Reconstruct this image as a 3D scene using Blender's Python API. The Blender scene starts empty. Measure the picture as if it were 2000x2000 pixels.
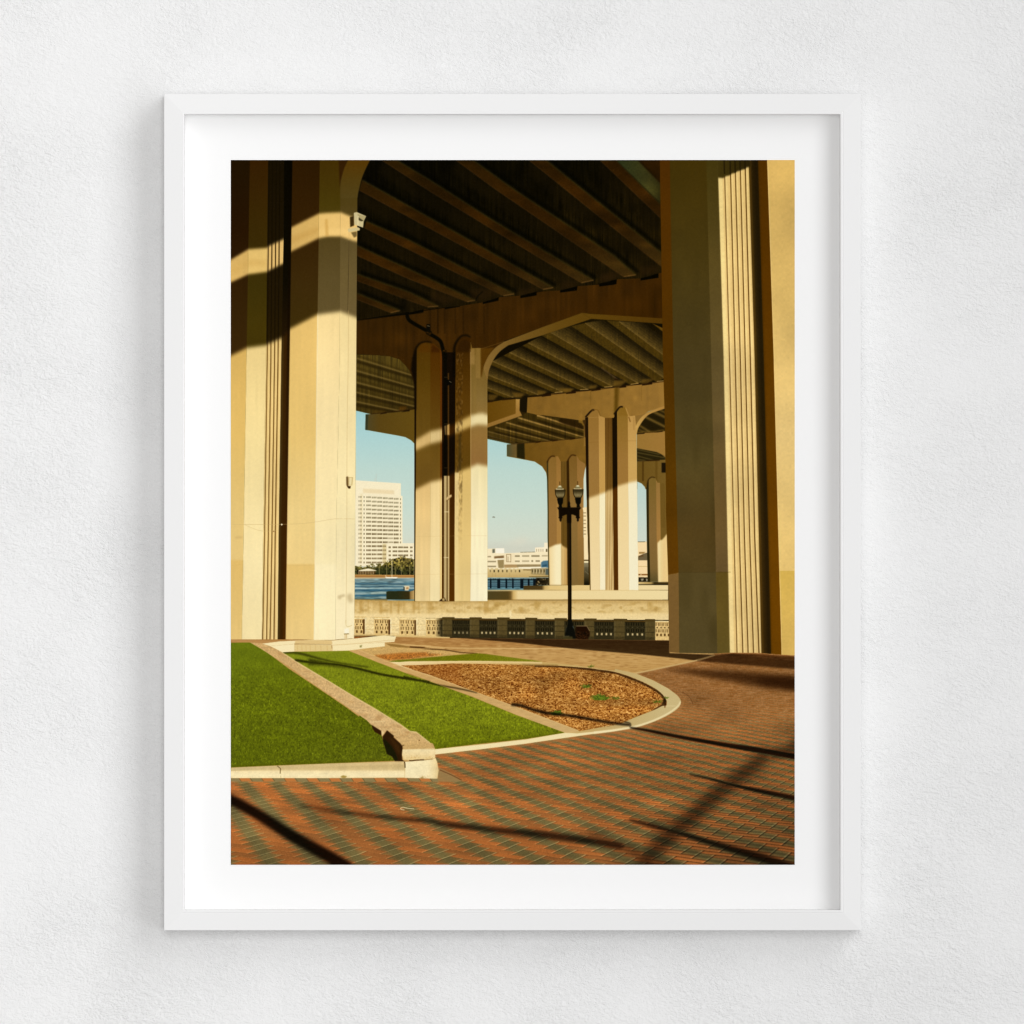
# A framed colour photograph hanging on a white plastered wall.
# One top-level thing (the framed picture) on one piece of setting (the wall),
# lit by a large lamp from the upper right and a soft room fill.
import bpy, bmesh, math
from mathutils import Vector
# ---------------------------------------------------------------------------
# The printed picture.  The print in the frame is a flat sheet of paper with a
# colour photograph on it; its ink is computed here, shape by shape.
# Units are print units: the sheet spans x 451..1552, y 313..1689.
# ---------------------------------------------------------------------------
import numpy as np
PX0, PY0, PW, PH = 451, 313, 1101, 1376
rng = np.random.default_rng(7)
TL = {'A1': (440, 300, 400), 'A2': (800, 300, 400), 'A3': (1160, 300, 400),
      'B1': (440, 650, 400), 'B2': (800, 650, 400), 'B3': (1160, 650, 400),
      'C1': (440, 1000, 400), 'C2': (800, 1000, 400), 'C3': (1160, 1000, 400),
      'D1': (440, 1300, 400), 'D2': (800, 1300, 400), 'D3': (1160, 1300, 400),
      'E1': (1060, 600, 250), 'E2': (940, 700, 200), 'E3': (1130, 760, 180),
      'E4': (680, 650, 220), 'E5': (680, 920, 180), 'E6': (680, 1050, 180),
      'E7': (940, 1050, 180), 'E8': (1060, 920, 100), 'F1': (1060, 1150, 180),
      'F2': (680, 1200, 180), 'F3': (700, 1400, 180), 'F4': (1220, 1040, 100),
      'F5': (1100, 1280, 240), 'F6': (1080, 1040, 100), 'S': (0, 0, 1932)}
IMG = np.zeros((PH, PW, 3), np.float32)
YY, XX = np.mgrid[0:PH, 0:PW].astype(np.float32)
XX += PX0 + .5
YY += PY0 + .5


def pts(s):
    """'A1 10,20 30,40 B2 5,6' -> points in print units (a tile name switches tile)."""
    out, t = [], (0, 0, 1932)
    for w in s.split():
        if w in TL:
            t = TL[w]
        else:
            a, b = w.split(',')
            k = t[2] / 1932.
            out.append((t[0] + float(a) * k, t[1] + float(b) * k))
    return out


def smooth(p, n=8, closed=False):
    p = [np.array(q) for q in p]
    out = []
    m = len(p)
    for i in range(m if closed else m - 1):
        a, b, c, d = (p[(i - 1) % m] if closed or i else p[0]), p[i], p[(i + 1) % m], (p[(i + 2) % m] if closed or i + 2 < m else p[-1])
        for k in range(n):
            t = k / n
            out.append(tuple(.5 * (2 * b + (c - a) * t + (2 * a - 5 * b + 4 * c - d) * t * t + (3 * b - a - 3 * c + d) * t ** 3)))
    if not closed:
        out.append(tuple(p[-1]))
    return out


def box1(a, r, ax):
    if r < 1:
        return a
    pad = [(0, 0), (0, 0)]
    pad[ax] = (r + 1, r)
    c = np.cumsum(np.pad(a, pad, mode='edge'), axis=ax, dtype=np.float64)
    n = a.shape[ax]
    w = 2 * r + 1
    return ((np.take(c, range(w, n + w), ax) - np.take(c, range(0, n), ax)) / w).astype(np.float32)


def blur(a, s, sy=None):
    """gaussian-like blur, done only where there is something to blur"""
    sy = s if sy is None else sy
    ys, xs = np.where(a.any(1))[0], np.where(a.any(0))[0]
    if not len(ys):
        return a
    g = int(4 * max(s, sy)) + 4
    sl = (slice(max(0, ys[0] - g), ys[-1] + g + 1), slice(max(0, xs[0] - g), xs[-1] + g + 1))
    out = np.zeros_like(a)
    out[sl] = blur_(a[sl], s, sy)
    return out


def blur_(a, s, sy):
    for ax, q in ((1, s), (0, sy)):
        if q <= 0:
            continue
        if q < 1.2:
            k = np.exp(-.5 * (np.arange(-3, 4) / q) ** 2)
            k /= k.sum()
            pad = [(0, 0), (0, 0)]
            pad[ax] = (3, 3)
            p, n = np.pad(a, pad, mode='edge'), a.shape[ax]
            a = sum(kk * np.take(p, range(i, n + i), ax) for i, kk in enumerate(k)).astype(np.float32)
        else:
            r = max(1, int(round((np.sqrt(4 * q * q + 1) - 1) / 2)))
            for _ in range(3):
                a = box1(a, r, ax)
    return a


def cover(P, sub=4):
    """anti-aliased coverage of a polygon as a full-sheet mask"""
    M = np.zeros((PH, PW), np.float32)
    P = np.array(P, np.float64) - (PX0, PY0)
    y0, y1 = max(0, int(np.floor(P[:, 1].min()))), min(PH, int(np.ceil(P[:, 1].max())) + 1)
    x0, x1 = max(0, int(np.floor(P[:, 0].min())) - 1), min(PW, int(np.ceil(P[:, 0].max())) + 1)
    if y1 <= y0 or x1 <= x0:
        return M
    Q = np.roll(P, -1, 0)
    yy = (np.arange(y0 * sub, y1 * sub) + .5)[:, None] / sub
    hit = (P[None, :, 1] > yy) != (Q[None, :, 1] > yy)
    n = int(hit.sum(1).max())
    if n < 2:
        return M
    dy = np.where(Q[:, 1] == P[:, 1], 1e-9, Q[:, 1] - P[:, 1])
    xs = np.where(hit, P[:, 0] + (yy - P[:, 1]) * (Q[:, 0] - P[:, 0]) / dy, np.inf)
    xs = np.sort(xs, 1)[:, :n]
    gx = np.arange(x0, x1, dtype=np.float32)
    acc = np.zeros((len(yy), x1 - x0), np.float32)
    for i in range(0, n - 1, 2):
        l, r = xs[:, i:i + 1].astype(np.float32), xs[:, i + 1:i + 2].astype(np.float32)
        ok = np.isfinite(r)[:, 0]
        acc[ok] += np.clip(np.minimum(r[ok], gx + 1) - np.maximum(l[ok], gx), 0, 1)
    M[y0:y1, x0:x1] = acc.reshape(y1 - y0, sub, x1 - x0).mean(1)
    return np.clip(M, 0, 1)


def stroke(P, w, w1=None):
    """polygon of a line of varying width"""
    P = np.array(P, float)
    d = np.gradient(P, axis=0)
    n = np.stack([-d[:, 1], d[:, 0]], 1)
    n /= np.linalg.norm(n, axis=1)[:, None] + 1e-9
    ww = np.linspace(w, w if w1 is None else w1, len(P))[:, None] / 2
    return [tuple(q) for q in np.vstack([P + n * ww, (P - n * ww)[::-1]])]


class ramp:
    """colour ramp along x, y or a direction: ramp('y', 300,(r,g,b), 900,(r,g,b))"""

    def __init__(self, ax, *st):
        self.ax, self.v, self.c = ax, np.array(st[0::2], float), np.array(st[1::2], float)

    def at(self, sl):
        V = {'x': XX[:1, sl[1]], 'y': YY[sl[0], :1]}[self.ax] if isinstance(self.ax, str) else XX[sl] * self.ax[0] + YY[sl] * self.ax[1]
        return np.stack([np.interp(V, self.v, self.c[:, i]) for i in range(3)], -1).astype(np.float32)


def put(M, col, a=1.):
    global IMG
    ys, xs = np.where(M.max(1) > 0)[0], np.where(M.max(0) > 0)[0]
    if not len(ys) or not len(xs):
        return
    sl = (slice(ys[0], ys[-1] + 1), slice(xs[0], xs[-1] + 1))
    m = (M[sl] * a)[..., None]
    if isinstance(col, ramp):
        c = col.at(sl)
    else:
        c = np.asarray(col, np.float32)
        c = (c[:, sl[1]] if c.shape[0] == 1 else c[sl]) if c.ndim == 3 else c
    IMG[sl] = IMG[sl] * (1 - m) + c * m


def mask(s, soft=0, curve=False, sy=None):
    p = pts(s) if isinstance(s, str) else s
    M = cover(smooth(p, closed=True) if curve else p)
    return blur(M, soft, sy) if soft else M


def fill(s, col, soft=0, a=1., clip=None, curve=False):
    M = mask(s, soft, curve)
    if clip is not None:
        M = M * clip
    put(M, col, a)
    return M


def line(s, w, col, soft=.5, a=1., w1=None, clip=None, curve=True):
    p = pts(s)
    if curve and len(p) > 2:
        p = smooth(p)
    M = cover(stroke(p, w, w1))
    if soft:
        M = blur(M, soft)
    if clip is not None:
        M = M * clip
    put(M, col, a)
    return M


def noise(sx, sy):
    """smooth value noise in -1..1 with the given feature size"""
    h, w = int(PH / sy) + 4, int(PW / sx) + 4
    g = rng.standard_normal((h, w)).astype(np.float32)
    xi = np.linspace(0, w - 2.01, PW)
    yi = np.linspace(0, h - 2.01, PH)
    x, y = xi.astype(int), yi.astype(int)
    fx, fy = xi - x, (yi - y)[:, None]
    fx, fy = fx * fx * (3 - 2 * fx), fy * fy * (3 - 2 * fy)
    return (g[y][:, x] * (1 - fx) + g[y][:, x + 1] * fx) * (1 - fy) + (g[y + 1][:, x] * (1 - fx) + g[y + 1][:, x + 1] * fx) * fy


def grainy(M, N, amp):
    """modulate what is printed under a mask"""
    global IMG
    IMG *= (1 + M * N * amp)[..., None]


def band(up, lo, col, soft=.6, clip=None, a=1.):
    """strip between two edges"""
    return fill(pts(up) + pts(lo)[::-1], col, soft, a, clip)


def edge(s):
    """x of a near-vertical edge for every row"""
    p = np.array(pts(s))
    o = np.argsort(p[:, 1])
    return np.interp(YY[:, 0], p[o, 1], p[o, 0])[:, None]


def between(l, r, top=None, bot=None):
    """mask between two edges (x of every row) and two lines (y of every column)"""
    M = np.zeros((PH, PW), np.float32)

    def lim(v, f):
        return float(f(v))
    x0, x1 = int(max(0, lim(l, np.min) - PX0 - 2)), int(min(PW, lim(r, np.max) - PX0 + 2))
    if x1 <= x0:
        return M

    def crop(v, ys, xs):
        v = np.asarray(v, np.float32)
        if v.ndim < 2:
            return v
        return v[ys if v.shape[0] > 1 else slice(None), xs if v.shape[1] > 1 else slice(None)]
    xs = slice(x0, x1)
    y0 = 0 if top is None else int(max(0, lim(crop(top, slice(None), xs), np.min) - PY0 - 2))
    y1 = PH if bot is None else int(min(PH, lim(crop(bot, slice(None), xs), np.max) - PY0 + 2))
    if y1 <= y0:
        return M
    ys = slice(y0, y1)
    X, Y = XX[:1, xs], YY[ys, :1]
    m = np.clip(X + .5 - crop(l, ys, xs), 0, 1) * np.clip(crop(r, ys, xs) - X + .5, 0, 1)
    if top is not None:
        m = m * np.clip(Y + .5 - crop(top, ys, xs), 0, 1)
    if bot is not None:
        m = m * np.clip(crop(bot, ys, xs) - Y + .5, 0, 1)
    M[ys, xs] = m
    return M


def curve_y(s):
    """y of a left-to-right line for every column"""
    p = np.array(pts(s))
    return np.interp(XX[0], p[:, 0], p[:, 1])[None, :]


def picture():
    global IMG
    n1, n2, n4, n8, n40 = noise(1.3, 1.3), noise(2.2, 2.2), noise(4, 4), noise(9, 9), noise(40, 40)
    nh, nh2 = noise(9, 1.6), noise(26, 2)         # horizontal streaks
    nv, nv2 = noise(2.2, 40), noise(5, 60)        # vertical streaks
    put(np.ones((PH, PW), np.float32), (16, 11, 2))
    # ---- sky, clouds
    S = mask('S 690,780 1300,780 1300,1140 690,1140')
    put(S, ramp('y', 790, (158, 203, 206), 850, (174, 211, 209), 920, (192, 217, 207), 990, (203, 221, 207), 1050, (213, 221, 203), 1085, (216, 214, 194)))
    fill('E7 560,110 700,80 850,20 1000,60 850,120 650,150', (226, 217, 194), 5, .7, curve=True)
    fill('E7 130,150 420,150 700,190 1100,150 1380,170 1100,250 600,270 130,220', (204, 206, 190), 4, .6, curve=True)
    # ---- tower beyond the river, with its annexe
    T = fill('E5 150,195 1105,260 1105,520 1140,525 1140,1520 1392,1520 1392,1932 150,1932', (251, 240, 206))
    T = np.maximum(T, fill('E6 150,0 1140,0 1140,120 1392,120 1392,600 150,600', (251, 240, 206)))
    put(T, (244, 224, 176), .25)
    fill('E5 310,370 965,405 965,490 310,460', (240, 219, 173), 1)
    fill('E5 265,480 290,480 280,1932 255,1932', (236, 214, 160), 1.2)
    fill('E5 720,1530 800,1530 800,1932 720,1932', (226, 205, 150), 1)
    line('E5 590,60 590,220', .8, (190, 196, 180), .6)
    line('E5 560,150 562,215', .8, (200, 200, 180), .5)
    W = np.zeros((PH, PW), np.float32)
    K = 180 / 1932.

    def win(x, y, w, h):
        return cover([(680 + x * K, 920 + y * K), (680 + (x + w) * K, 920 + y * K), (680 + (x + w) * K, 920 + (y + h) * K), (680 + x * K, 920 + (y + h) * K)])
    for k in range(17):
        sl = 40 * max(0, 1 - k / 13.)
        yb = 532 + 85.6 * k

        def yat(x):
            return yb + sl * (x - 380) / 670.
        groups = [380, 497, 613] + ([728, 843, 957] if k < 12 else [])
        amp = .72 + .28 * min(1, k / 9.)
        for g in groups:
            f = amp * (.55 if (k in (10, 11) and g == 843) else 1)
            for q in range(4):
                W += win(g + q * 26, yat(g), 19, 36) * f * rng.uniform(.8, 1.05)
        W += win(324, yat(324), 20, 36) * .9 * amp
        if k < 12:
            W += win(1088, yat(1088), 18, 36) * .75
        else:
            for q in range(3):
                W += win(722 + q * 26, yat(720), 19, 36) * .6
            if k < 16:
                for x, c in ((848, 2), (933, 4), (1050, 4), (1160, 4), (1302, 2)):
                    for q in range(c):
                        W += win(x + q * 25, yat(x) + 22, 19, 34) * .95
        for q in range(3):
            W += win(212 + q * 25, yb - 6, 18, 38) * (.42 + .25 * (q == 2))
    put(np.clip(W, 0, 1), ramp('y', 960, (112, 100, 66), 1040, (96, 78, 44), 1100, (104, 82, 46)))
    grainy(T, n1, .01)
    # ---- trees and shore
    tree = 'E6 140,640 200,608 300,635 420,600 560,640 640,560 700,600 760,540 850,515 890,470 960,450 1050,420 1140,412 1250,432 1380,470 1380,795 140,795'
    TM = mask(tree)
    for x, y, r in [(1100, 430, 40), (1170, 420, 35), (1010, 470, 45), (900, 490, 40), (1300, 450, 45), (1360, 480, 40), (820, 530, 40), (950, 520, 50), (250, 620, 35), (640, 560, 38), (160, 620, 30), (420, 605, 30), (540, 620, 30)]:
        for _ in range(14):
            an, rr = rng.uniform(0, 6.28), r * rng.uniform(.3, 1.25)
            cx, cy = x + np.cos(an) * rr, y + np.sin(an) * rr * .8
            q = rng.uniform(6, 15)
            TM = np.maximum(TM, mask([(680 + (cx + q * np.cos(t)) * K, 1050 + (cy + q * np.sin(t) * .8) * K) for t in np.arange(0, 6.28, 1.05)]))
    put(TM, ramp('y', 1088, (138, 120, 60), 1104, (104, 92, 40), 1118, (44, 46, 20), 1124, (40, 42, 20)))
    grainy(TM, n2 * .6 + noise(3, 3), .42)
    fill('E6 560,650 800,600 1000,700 1000,790 560,790', (38, 42, 18), 2, .6)
    fill('E6 1020,690 1130,690 1130,785 1000,785', (26, 32, 20), 1.5, .8)
    fill('E6 200,640 560,630 560,700 200,700', (150, 138, 70), 2, .5)
    for x, y in ((650, 560), (805, 540), (985, 600), (1110, 545), (1290, 560), (160, 610), (500, 560)):
        line('E6 %d,%d %d,790' % (x, y, x + 4), .9, (186, 164, 104), .3, .9 if x > 600 else .5)
        for t in np.arange(0, 6.28, .7):
            line('E6 %d,%d %d,%d' % (x, y, x + 40 * np.cos(t), y + 26 * np.sin(t) + 8), 1.0, (92, 84, 34), .3, .8)
    fill('E6 215,692 290,672 420,648 600,690 560,706 215,708', (250, 235, 198), .4)
    fill('E6 200,710 580,706 560,770 210,770', (96, 64, 30), 1, .8)
    for x in range(220, 560, 34):
        fill('E6 %d,712 %d,712 %d,772 %d,772' % (x, x + 9, x + 9, x), (238, 214, 160), .3, .8)
    fill('E6 140,775 1390,785 1390,850 140,850', ramp('y', 1122, (206, 158, 88), 1126, (170, 116, 58), 1129, (196, 158, 100)))
    for x in range(150, 760, 22):
        fill('E6 %d,800 %d,800 %d,838 %d,838' % (x, x + 7, x + 7, x), (142, 92, 40), .3, .7)
    fill('E6 140,842 1390,842 1390,880 140,880', (206, 188, 148), .8, .9)
    # ---- river
    R = mask('E6 125,868 1400,852 1400,1330 125,1330', .5)
    put(R, ramp('y', 1130, (104, 136, 142), 1140, (86, 120, 126), 1160, (78, 112, 118), 1173, (80, 112, 114)))
    grainy(R, nh, .17)
    put(R * np.clip(nh2 * 1.2 - .35, 0, 1), (160, 180, 176), .7)
    for y, c, a, w in ((922, (160, 186, 186), .4, 1.6), (968, (44, 84, 108), .6, 2.2), (1010, (176, 198, 194), .6, 1.6), (1033, (40, 78, 100), .65, 1.6), (1062, (204, 220, 210), .95, 1.5), (1105, (40, 84, 108), .75, 3.2), (1160, (146, 176, 174), .6, 2.2), (1178, (182, 196, 180), .6, 1.2), (1215, (40, 90, 116), .7, 3), (1255, (150, 176, 170), .45, 2)):
        line('E6 140,%d 400,%d 800,%d 1390,%d' % (y, y + 3, y - 2, y + 1), w, c, .7, a)
    line('E6 480,1172 700,1150 800,1160', 3, (206, 206, 180), 1, .6)
    fill('E6 140,870 900,872 900,905 140,905', (170, 164, 140), 2, .55)
    fill('E6 770,828 1045,828 1010,858 800,856', (252, 244, 220), .3)
    line('E6 917,470 920,830', 1.1, (244, 226, 180), .3)
    line('E6 880,700 905,815', .6, (220, 200, 150), .3, .7)
    line('E6 780,790 800,830', 1, (240, 226, 190), .4)
    fill('E6 800,1138 850,1124 1180,1122 1300,1130 1400,1100 1400,1300 800,1300', ramp('x', 775, (40, 44, 22), 799, (56, 46, 18), 802, (150, 118, 66), 808, (190, 156, 96)), .4)
    fill('E6 1165,1015 1285,1015 1285,1045 1265,1110 1185,1112 1190,1050', (236, 214, 168), .5)
    fill('E6 1210,1050 1260,1040 1270,1080 1215,1085', (176, 134, 84), .6)
    fill('E6 1160,1040 1182,1040 1180,1100 1162,1100', (46, 40, 24), .5)
    fill('E6 130,1285 820,1290 820,1330 130,1330', (124, 112, 72), .6)
    # ---- white buildings right of the middle pier
    fill('E7 120,236 480,225 480,330 820,316 1130,304 1130,212 1320,204 1320,112 1420,112 1420,860 120,860', (251, 234, 192), .3)
    fill('E7 300,228 480,225 480,330 300,330', (254, 246, 224), .5)
    fill('E7 1130,212 1320,204 1320,112 1420,112 1420,290 1130,300', (254, 240, 206), .5)
    fill('E7 232,245 285,238 285,322 232,325', (112, 112, 92), .5)
    line('E7 820,312 1130,302', .9, (120, 110, 80), .4)
    for x in (1160, 1205, 1250, 1292):
        line('E7 %d,240 %d,298' % (x, x), .9, (150, 122, 72), .3)
    fill('E7 1355,238 1385,238 1385,300 1355,300', (110, 96, 60), .4)
    for x0, x1, y0, y1, a in ((705, 805, 372, 406, .8), (855, 1005, 372, 402, .65), (1050, 1220, 372, 402, .9), (1270, 1392, 370, 398, .5), (705, 805, 482, 512, .65), (855, 1005, 480, 510, .5), (1052, 1085, 478, 510, .95), (1140, 1225, 480, 506, .9), (130, 205, 388, 414, .7), (130, 310, 490, 518, .75), (130, 310, 594, 620, .8), (390, 470, 590, 620, .8)):
        fill('E7 %d,%d %d,%d %d,%d %d,%d' % (x0, y0, x1, y0, x1, y1, x0, y1), (104, 90, 58), .5, a)
        for x in range(x0 + 18, x1 - 6, 22):
            line('E7 %d,%d %d,%d' % (x, y0, x, y1), .6, (226, 206, 160), .3, .7)
    fill('E7 270,395 475,378 475,435 270,440', (132, 102, 62), .7)
    fill('E7 340,470 475,462 475,640 360,640 345,520', (158, 136, 88), .7)
    fill('E7 300,442 475,436 475,462 300,466', (254, 244, 214), .4)
    fill('E7 485,340 700,330 700,560 485,560', (244, 224, 180), .5, .6)
    for q in ('525,355 625,355', '530,355 530,515', '620,355 620,515', '540,510 620,512', '560,400 560,500'):
        line('E7 ' + q, .9, (122, 92, 52), .3, .8)
    fill('E7 485,568 1245,562 1245,615 485,640', (196, 166, 112), .5)
    for x in range(490, 1240, 24):
        line('E7 %d,566 %d,618' % (x, x), 1.1, (96, 88, 62) if x > 740 else (150, 110, 66), .3, .8)
    fill('E7 780,620 1240,612 1240,662 780,664', (254, 242, 210), .3)
    fill('E7 120,640 1420,664 1420,850 120,850', ramp('y', 1108, (226, 204, 148), 1118, (212, 184, 122), 1127, (200, 168, 104)), .4)
    for x in (160, 250, 350, 445, 530, 625, 710):
        fill('E7 %d,640 %d,640 %d,666 %d,666' % (x, x + 40, x + 40, x), (250, 236, 200), .5, .9)
    for x, a in ((190, .4), (270, .95), (360, .8), (447, .7), (537, .7), (628, .4), (718, .35), (802, .95)):
        fill('E7 %d,680 %d,680 %d,728 %d,728' % (x - 14, x + 14, x + 12, x - 12), (54, 42, 16), .4, a)
    for x in (235, 300, 590):
        line('E7 %d,740 %d,830' % (x, x), .6, (160, 130, 76), .3, .6)
    fill('E7 870,668 1140,668 1040,692 880,690', (120, 92, 48), .5, .8)
    fill('E7 1045,650 1420,640 1420,790 1045,772', (150, 130, 84), .6, .85)
    for x in (1072, 1132, 1192, 1255, 1320):
        line('E7 %d,670 %d,730' % (x, x), 1.6, (70, 58, 28), .4)
        line('E7 %d,660 %d,760' % (x + 22, x + 22), .9, (232, 212, 164), .3)
    fill('E7 1250,590 1255,520 1300,490 1420,480 1420,640 1345,625 1260,630', (78, 116, 132), .6, curve=False)
    fill('E7 1280,580 1380,560 1380,600 1280,610', (40, 78, 96), .8)
    fill('E7 1345,660 1420,650 1420,790 1345,780', (66, 84, 84), .8, .8)
    fill('E7 1000,815 1420,810 1420,832 1000,832', (110, 92, 50), .5)
    W2 = fill('E7 120,838 1420,838 1420,1140 120,1140', ramp('y', 1128, (150, 168, 160), 1133, (92, 126, 132), 1145, (82, 120, 130), 1152, (92, 128, 134)), .3)
    grainy(W2, nh, .12)
    for y, t in ((887, 22), (938, 15), (976, 15), (1018, 17)):
        fill('E7 120,%d 1190,%d 1190,%d 120,%d' % (y - t / 2, y - t / 2, y + t / 2, y + t / 2), (14, 30, 36), .35, .95)
    for y in (955, 998):
        line('E7 120,%d 1090,%d' % (y, y), .9, (128, 166, 182), .3, .7)
    for a, b in ((182, 212), (335, 396), (508, 542), (648, 678), (818, 882), (975, 1012), (1088, 1192)):
        fill('E7 %d,868 %d,868 %d,1065 %d,1065' % (a, b, b, a), (12, 22, 28), .35)
    for x in (190, 255, 292, 385, 515, 595, 650, 890, 1055, 1090):
        line('E7 %d,855 %d,890' % (x, x), 1, (22, 36, 38), .3)
    fill('E7 1150,845 1440,850 1440,1002 1130,1002', (40, 33, 16), .5)
    grainy(mask('E7 1150,845 1440,850 1440,1002 1130,1002'), n4, .5)
    for x, y, r in ((1195, 925, 20), (1215, 945, 16), (1180, 985, 18), (1300, 880, 12), (1340, 870, 14), (1380, 980, 14), (1250, 985, 10), (1400, 935, 10)):
        fill('E7 %d,%d %d,%d %d,%d %d,%d' % (x - r, y, x, y - r, x + r, y, x, y + r), (196, 170, 120), .5, .75)
    # ---- sliver of bank between the two right-hand piers
    fill('F4 480,345 900,345 900,1932 480,1932', (252, 222, 168), .3)
    line('F4 500,358 775,356', 1.1, (92, 72, 32), .3)
    line('F4 505,200 508,300', .7, (150, 150, 120), .4, .7)
    fill('F4 540,735 795,735 700,805 540,812', (172, 136, 80), .4)
    fill('F4 505,910 720,800 850,765 880,760 880,1055 505,1055', (112, 96, 66), .4)
    fill('F4 530,880 700,850 720,905 520,935', (92, 62, 26), .5, .7)
    line('F4 510,1282 870,1282', .8, (190, 162, 96), .4)
    fill('F4 520,1565 870,1572 870,1625 520,1622', (128, 78, 28), .4, .9)
    fill('F4 595,1580 635,1580 635,1612 595,1612', (250, 226, 176), .3)
    fill('F4 520,1695 900,1700 1000,1870 520,1870', (34, 27, 12), .5)
    fill('F4 600,1750 720,1740 710,1800 640,1840', (166, 158, 130), .6)
    fill('F4 800,1740 880,1760 860,1840 820,1850', (176, 166, 138), .6)
    fill('F4 500,1875 1700,1870 1700,1960 500,1960', ramp('x', 1246, (226, 194, 126), 1272, (170, 140, 80), 1278, (56, 44, 16), 1306, (62, 46, 18)), .4)
    # ---- second far span, left opening: underside ribs
    LS = mask('E4 145,372 520,385 720,405 880,455 980,555 1060,660 1110,780 1140,920 1165,1000 1165,1320 900,1365 660,1385 390,1398 130,1335', .4)
    put(LS, ramp((.25, 1.), 850, (78, 62, 20), 1000, (62, 48, 14)))
    grainy(LS, nv, .13)
    for a, b in (('145,430 300,432', '1090,720 1140,745'), ('130,640 200,652', '1140,935 1165,942'), ('130,842 250,866', '1140,1112 1165,1118'), ('130,1012 250,1034', '1140,1262 1165,1268'), ('130,1172 300,1205', '860,1335 880,1338')):
        p0, p1 = a.split()[0].split(','), b.split()[1].split(',')
        x0, y0, x1, y1 = (float(v) for v in p0 + p1)
        line('E4 %f,%f %f,%f' % (x0, y0 + 62, x1, y1 + 40), 6, (38, 27, 5), 1.6, .8, clip=LS)
        line('E4 %f,%f %f,%f' % (x0, y0 - 40, x1, y1 - 28), 3.4, (52, 38, 8), 1.2, .6, clip=LS)
        line('E4 %f,%f %f,%f' % (x0, y0 + 8, x1, y1), 2.6, (110, 88, 40), .8, .85, clip=LS)
    fill('E4 880,1270 1010,1260 990,1330 860,1340', (86, 54, 10), 1.4, .7, clip=LS)
    fill('E4 420,1330 640,1330 640,1380 420,1385', (80, 54, 12), 1.4, .5, clip=LS)
    fill('E4 300,1402 390,1396 660,1378 910,1358 1140,1312 1165,1310 1165,1960 1140,1905 1080,1845 980,1790 860,1765 295,1665', ramp('x', 714, (64, 62, 34), 720, (80, 68, 34), 740, (88, 66, 20), 812, (98, 74, 20)), .4)
    fill('E4 300,1402 345,1402 330,1672 295,1665', (52, 54, 34), .6)
    for q in ('540,1400 660,1382 660,1360 570,1378', '910,1362 1055,1345 1055,1312 960,1335'):
        fill('E4 ' + q, (24, 14, 3), .6)
    line('E4 390,1396 700,1362 1140,1308', 1.2, (44, 26, 6), .5)
    # ---- span over the river (behind the middle pier): underside ribs
    fill('E2 100,790 650,750 870,710 1100,695 1932,560 1960,560 1960,1420 1000,1090 780,1110 100,1330', (44, 30, 7))
    SP = mask('E2 200,60 E1 0,425 740,178 1650,242 1840,330 1840,1130 1650,1150 1500,1175 1255,1195 1100,1220 870,1240 730,1265 490,1280 0,1345 E2 730,770 650,775 390,780 220,815 100,820 100,430', .4)
    put(SP, (24, 17, 3))
    C = ((68, 50, 11), (86, 66, 24), (22, 16, 4))

    def rib(lo, sp, hi, c=C, hl=.7):
        band(lo, sp, c[0], .7, SP)
        l, s, h = pts(lo), pts(sp), pts(hi)
        for k in range(6):
            f, g = k / 6., (k + 1.15) / 6.
            q = [tuple(np.array(a) * (1 - f) + np.array(b) * f) for a, b in zip(s, h)]
            w = [tuple(np.array(a) * (1 - g) + np.array(b) * g) for a, b in zip(s, h)]
            cc = np.array(c[1]) * (1 - f) + np.array(c[2]) * f
            fill(q + w[::-1], cc, .6, clip=SP)
        M = cover(stroke(s, 1.5))
        put(blur(M, .5) * SP, (128, 100, 46), hl)
    rib('E1 1650,242 1840,392', 'E1 1750,248 1840,330', 'E1 1800,250 1840,290', ((96, 66, 13), (70, 48, 10), (60, 40, 8)), .2)
    rib('E1 960,200 1840,868', 'E1 1150,215 1840,735', 'E1 1500,235 1840,480')
    rib('E1 430,290 1715,1130', 'E1 640,240 1840,1075', 'E1 900,195 1840,860')
    rib('E1 -400,218 1315,1170', 'E1 -400,80 1440,1152', 'E1 -400,-245 1640,1095')
    rib('E1 -600,428 925,1215', 'E1 -600,344 1050,1198', 'E1 -600,155 1260,1130')
    rib('E1 -1000,546 540,1248', 'E1 -1000,453 665,1236', 'E1 -1000,290 860,1200')
    rib('E1 -1000,780 180,1298', 'E1 -1000,715 295,1278', 'E1 -1000,560 490,1240')
    rib('E2 110,390 900,705', 'E2 110,310 1075,690', 'E2 110,110 1300,640')
    rib('E2 110,615 455,750', 'E2 110,550 600,742', 'E2 110,400 900,690')
    line('E1 880,910 1130,1095', 2.6, (80, 60, 34), .6, .8)
    line('E1 1080,1085 1150,1105', 3.4, (36, 22, 6), .6)
    grainy(SP, nv, .05)
    grainy(SP, n2, .07)
    for q in ('E1 1500,1090 1690,1080 1600,1150 1480,1165', 'E1 1080,1110 1280,1105 1180,1195 1060,1205', 'E1 700,1190 830,1170 800,1230 700,1245', 'E1 330,1240 480,1235 420,1290 320,1300', 'E2 580,640 830,660 740,750 640,745', 'E2 1060,600 1240,620 1180,680 1060,690', 'E2 1480,560 1740,570 1650,640 1500,650', 'E2 130,680 330,690 230,800 130,790'):
        fill(q, (122, 88, 26), 1.6, .55, clip=SP)
    # lower far span seen under the second cap
    S2 = mask('E2 100,1310 765,1080 860,1020 1050,1065 1500,1130 1700,1150 1830,1200 1900,1290 1960,1340 1960,1500 1760,1525 1440,1560 1110,1590 800,1600 560,1615 100,1515', .4)
    put(S2, (56, 41, 9))
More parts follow.
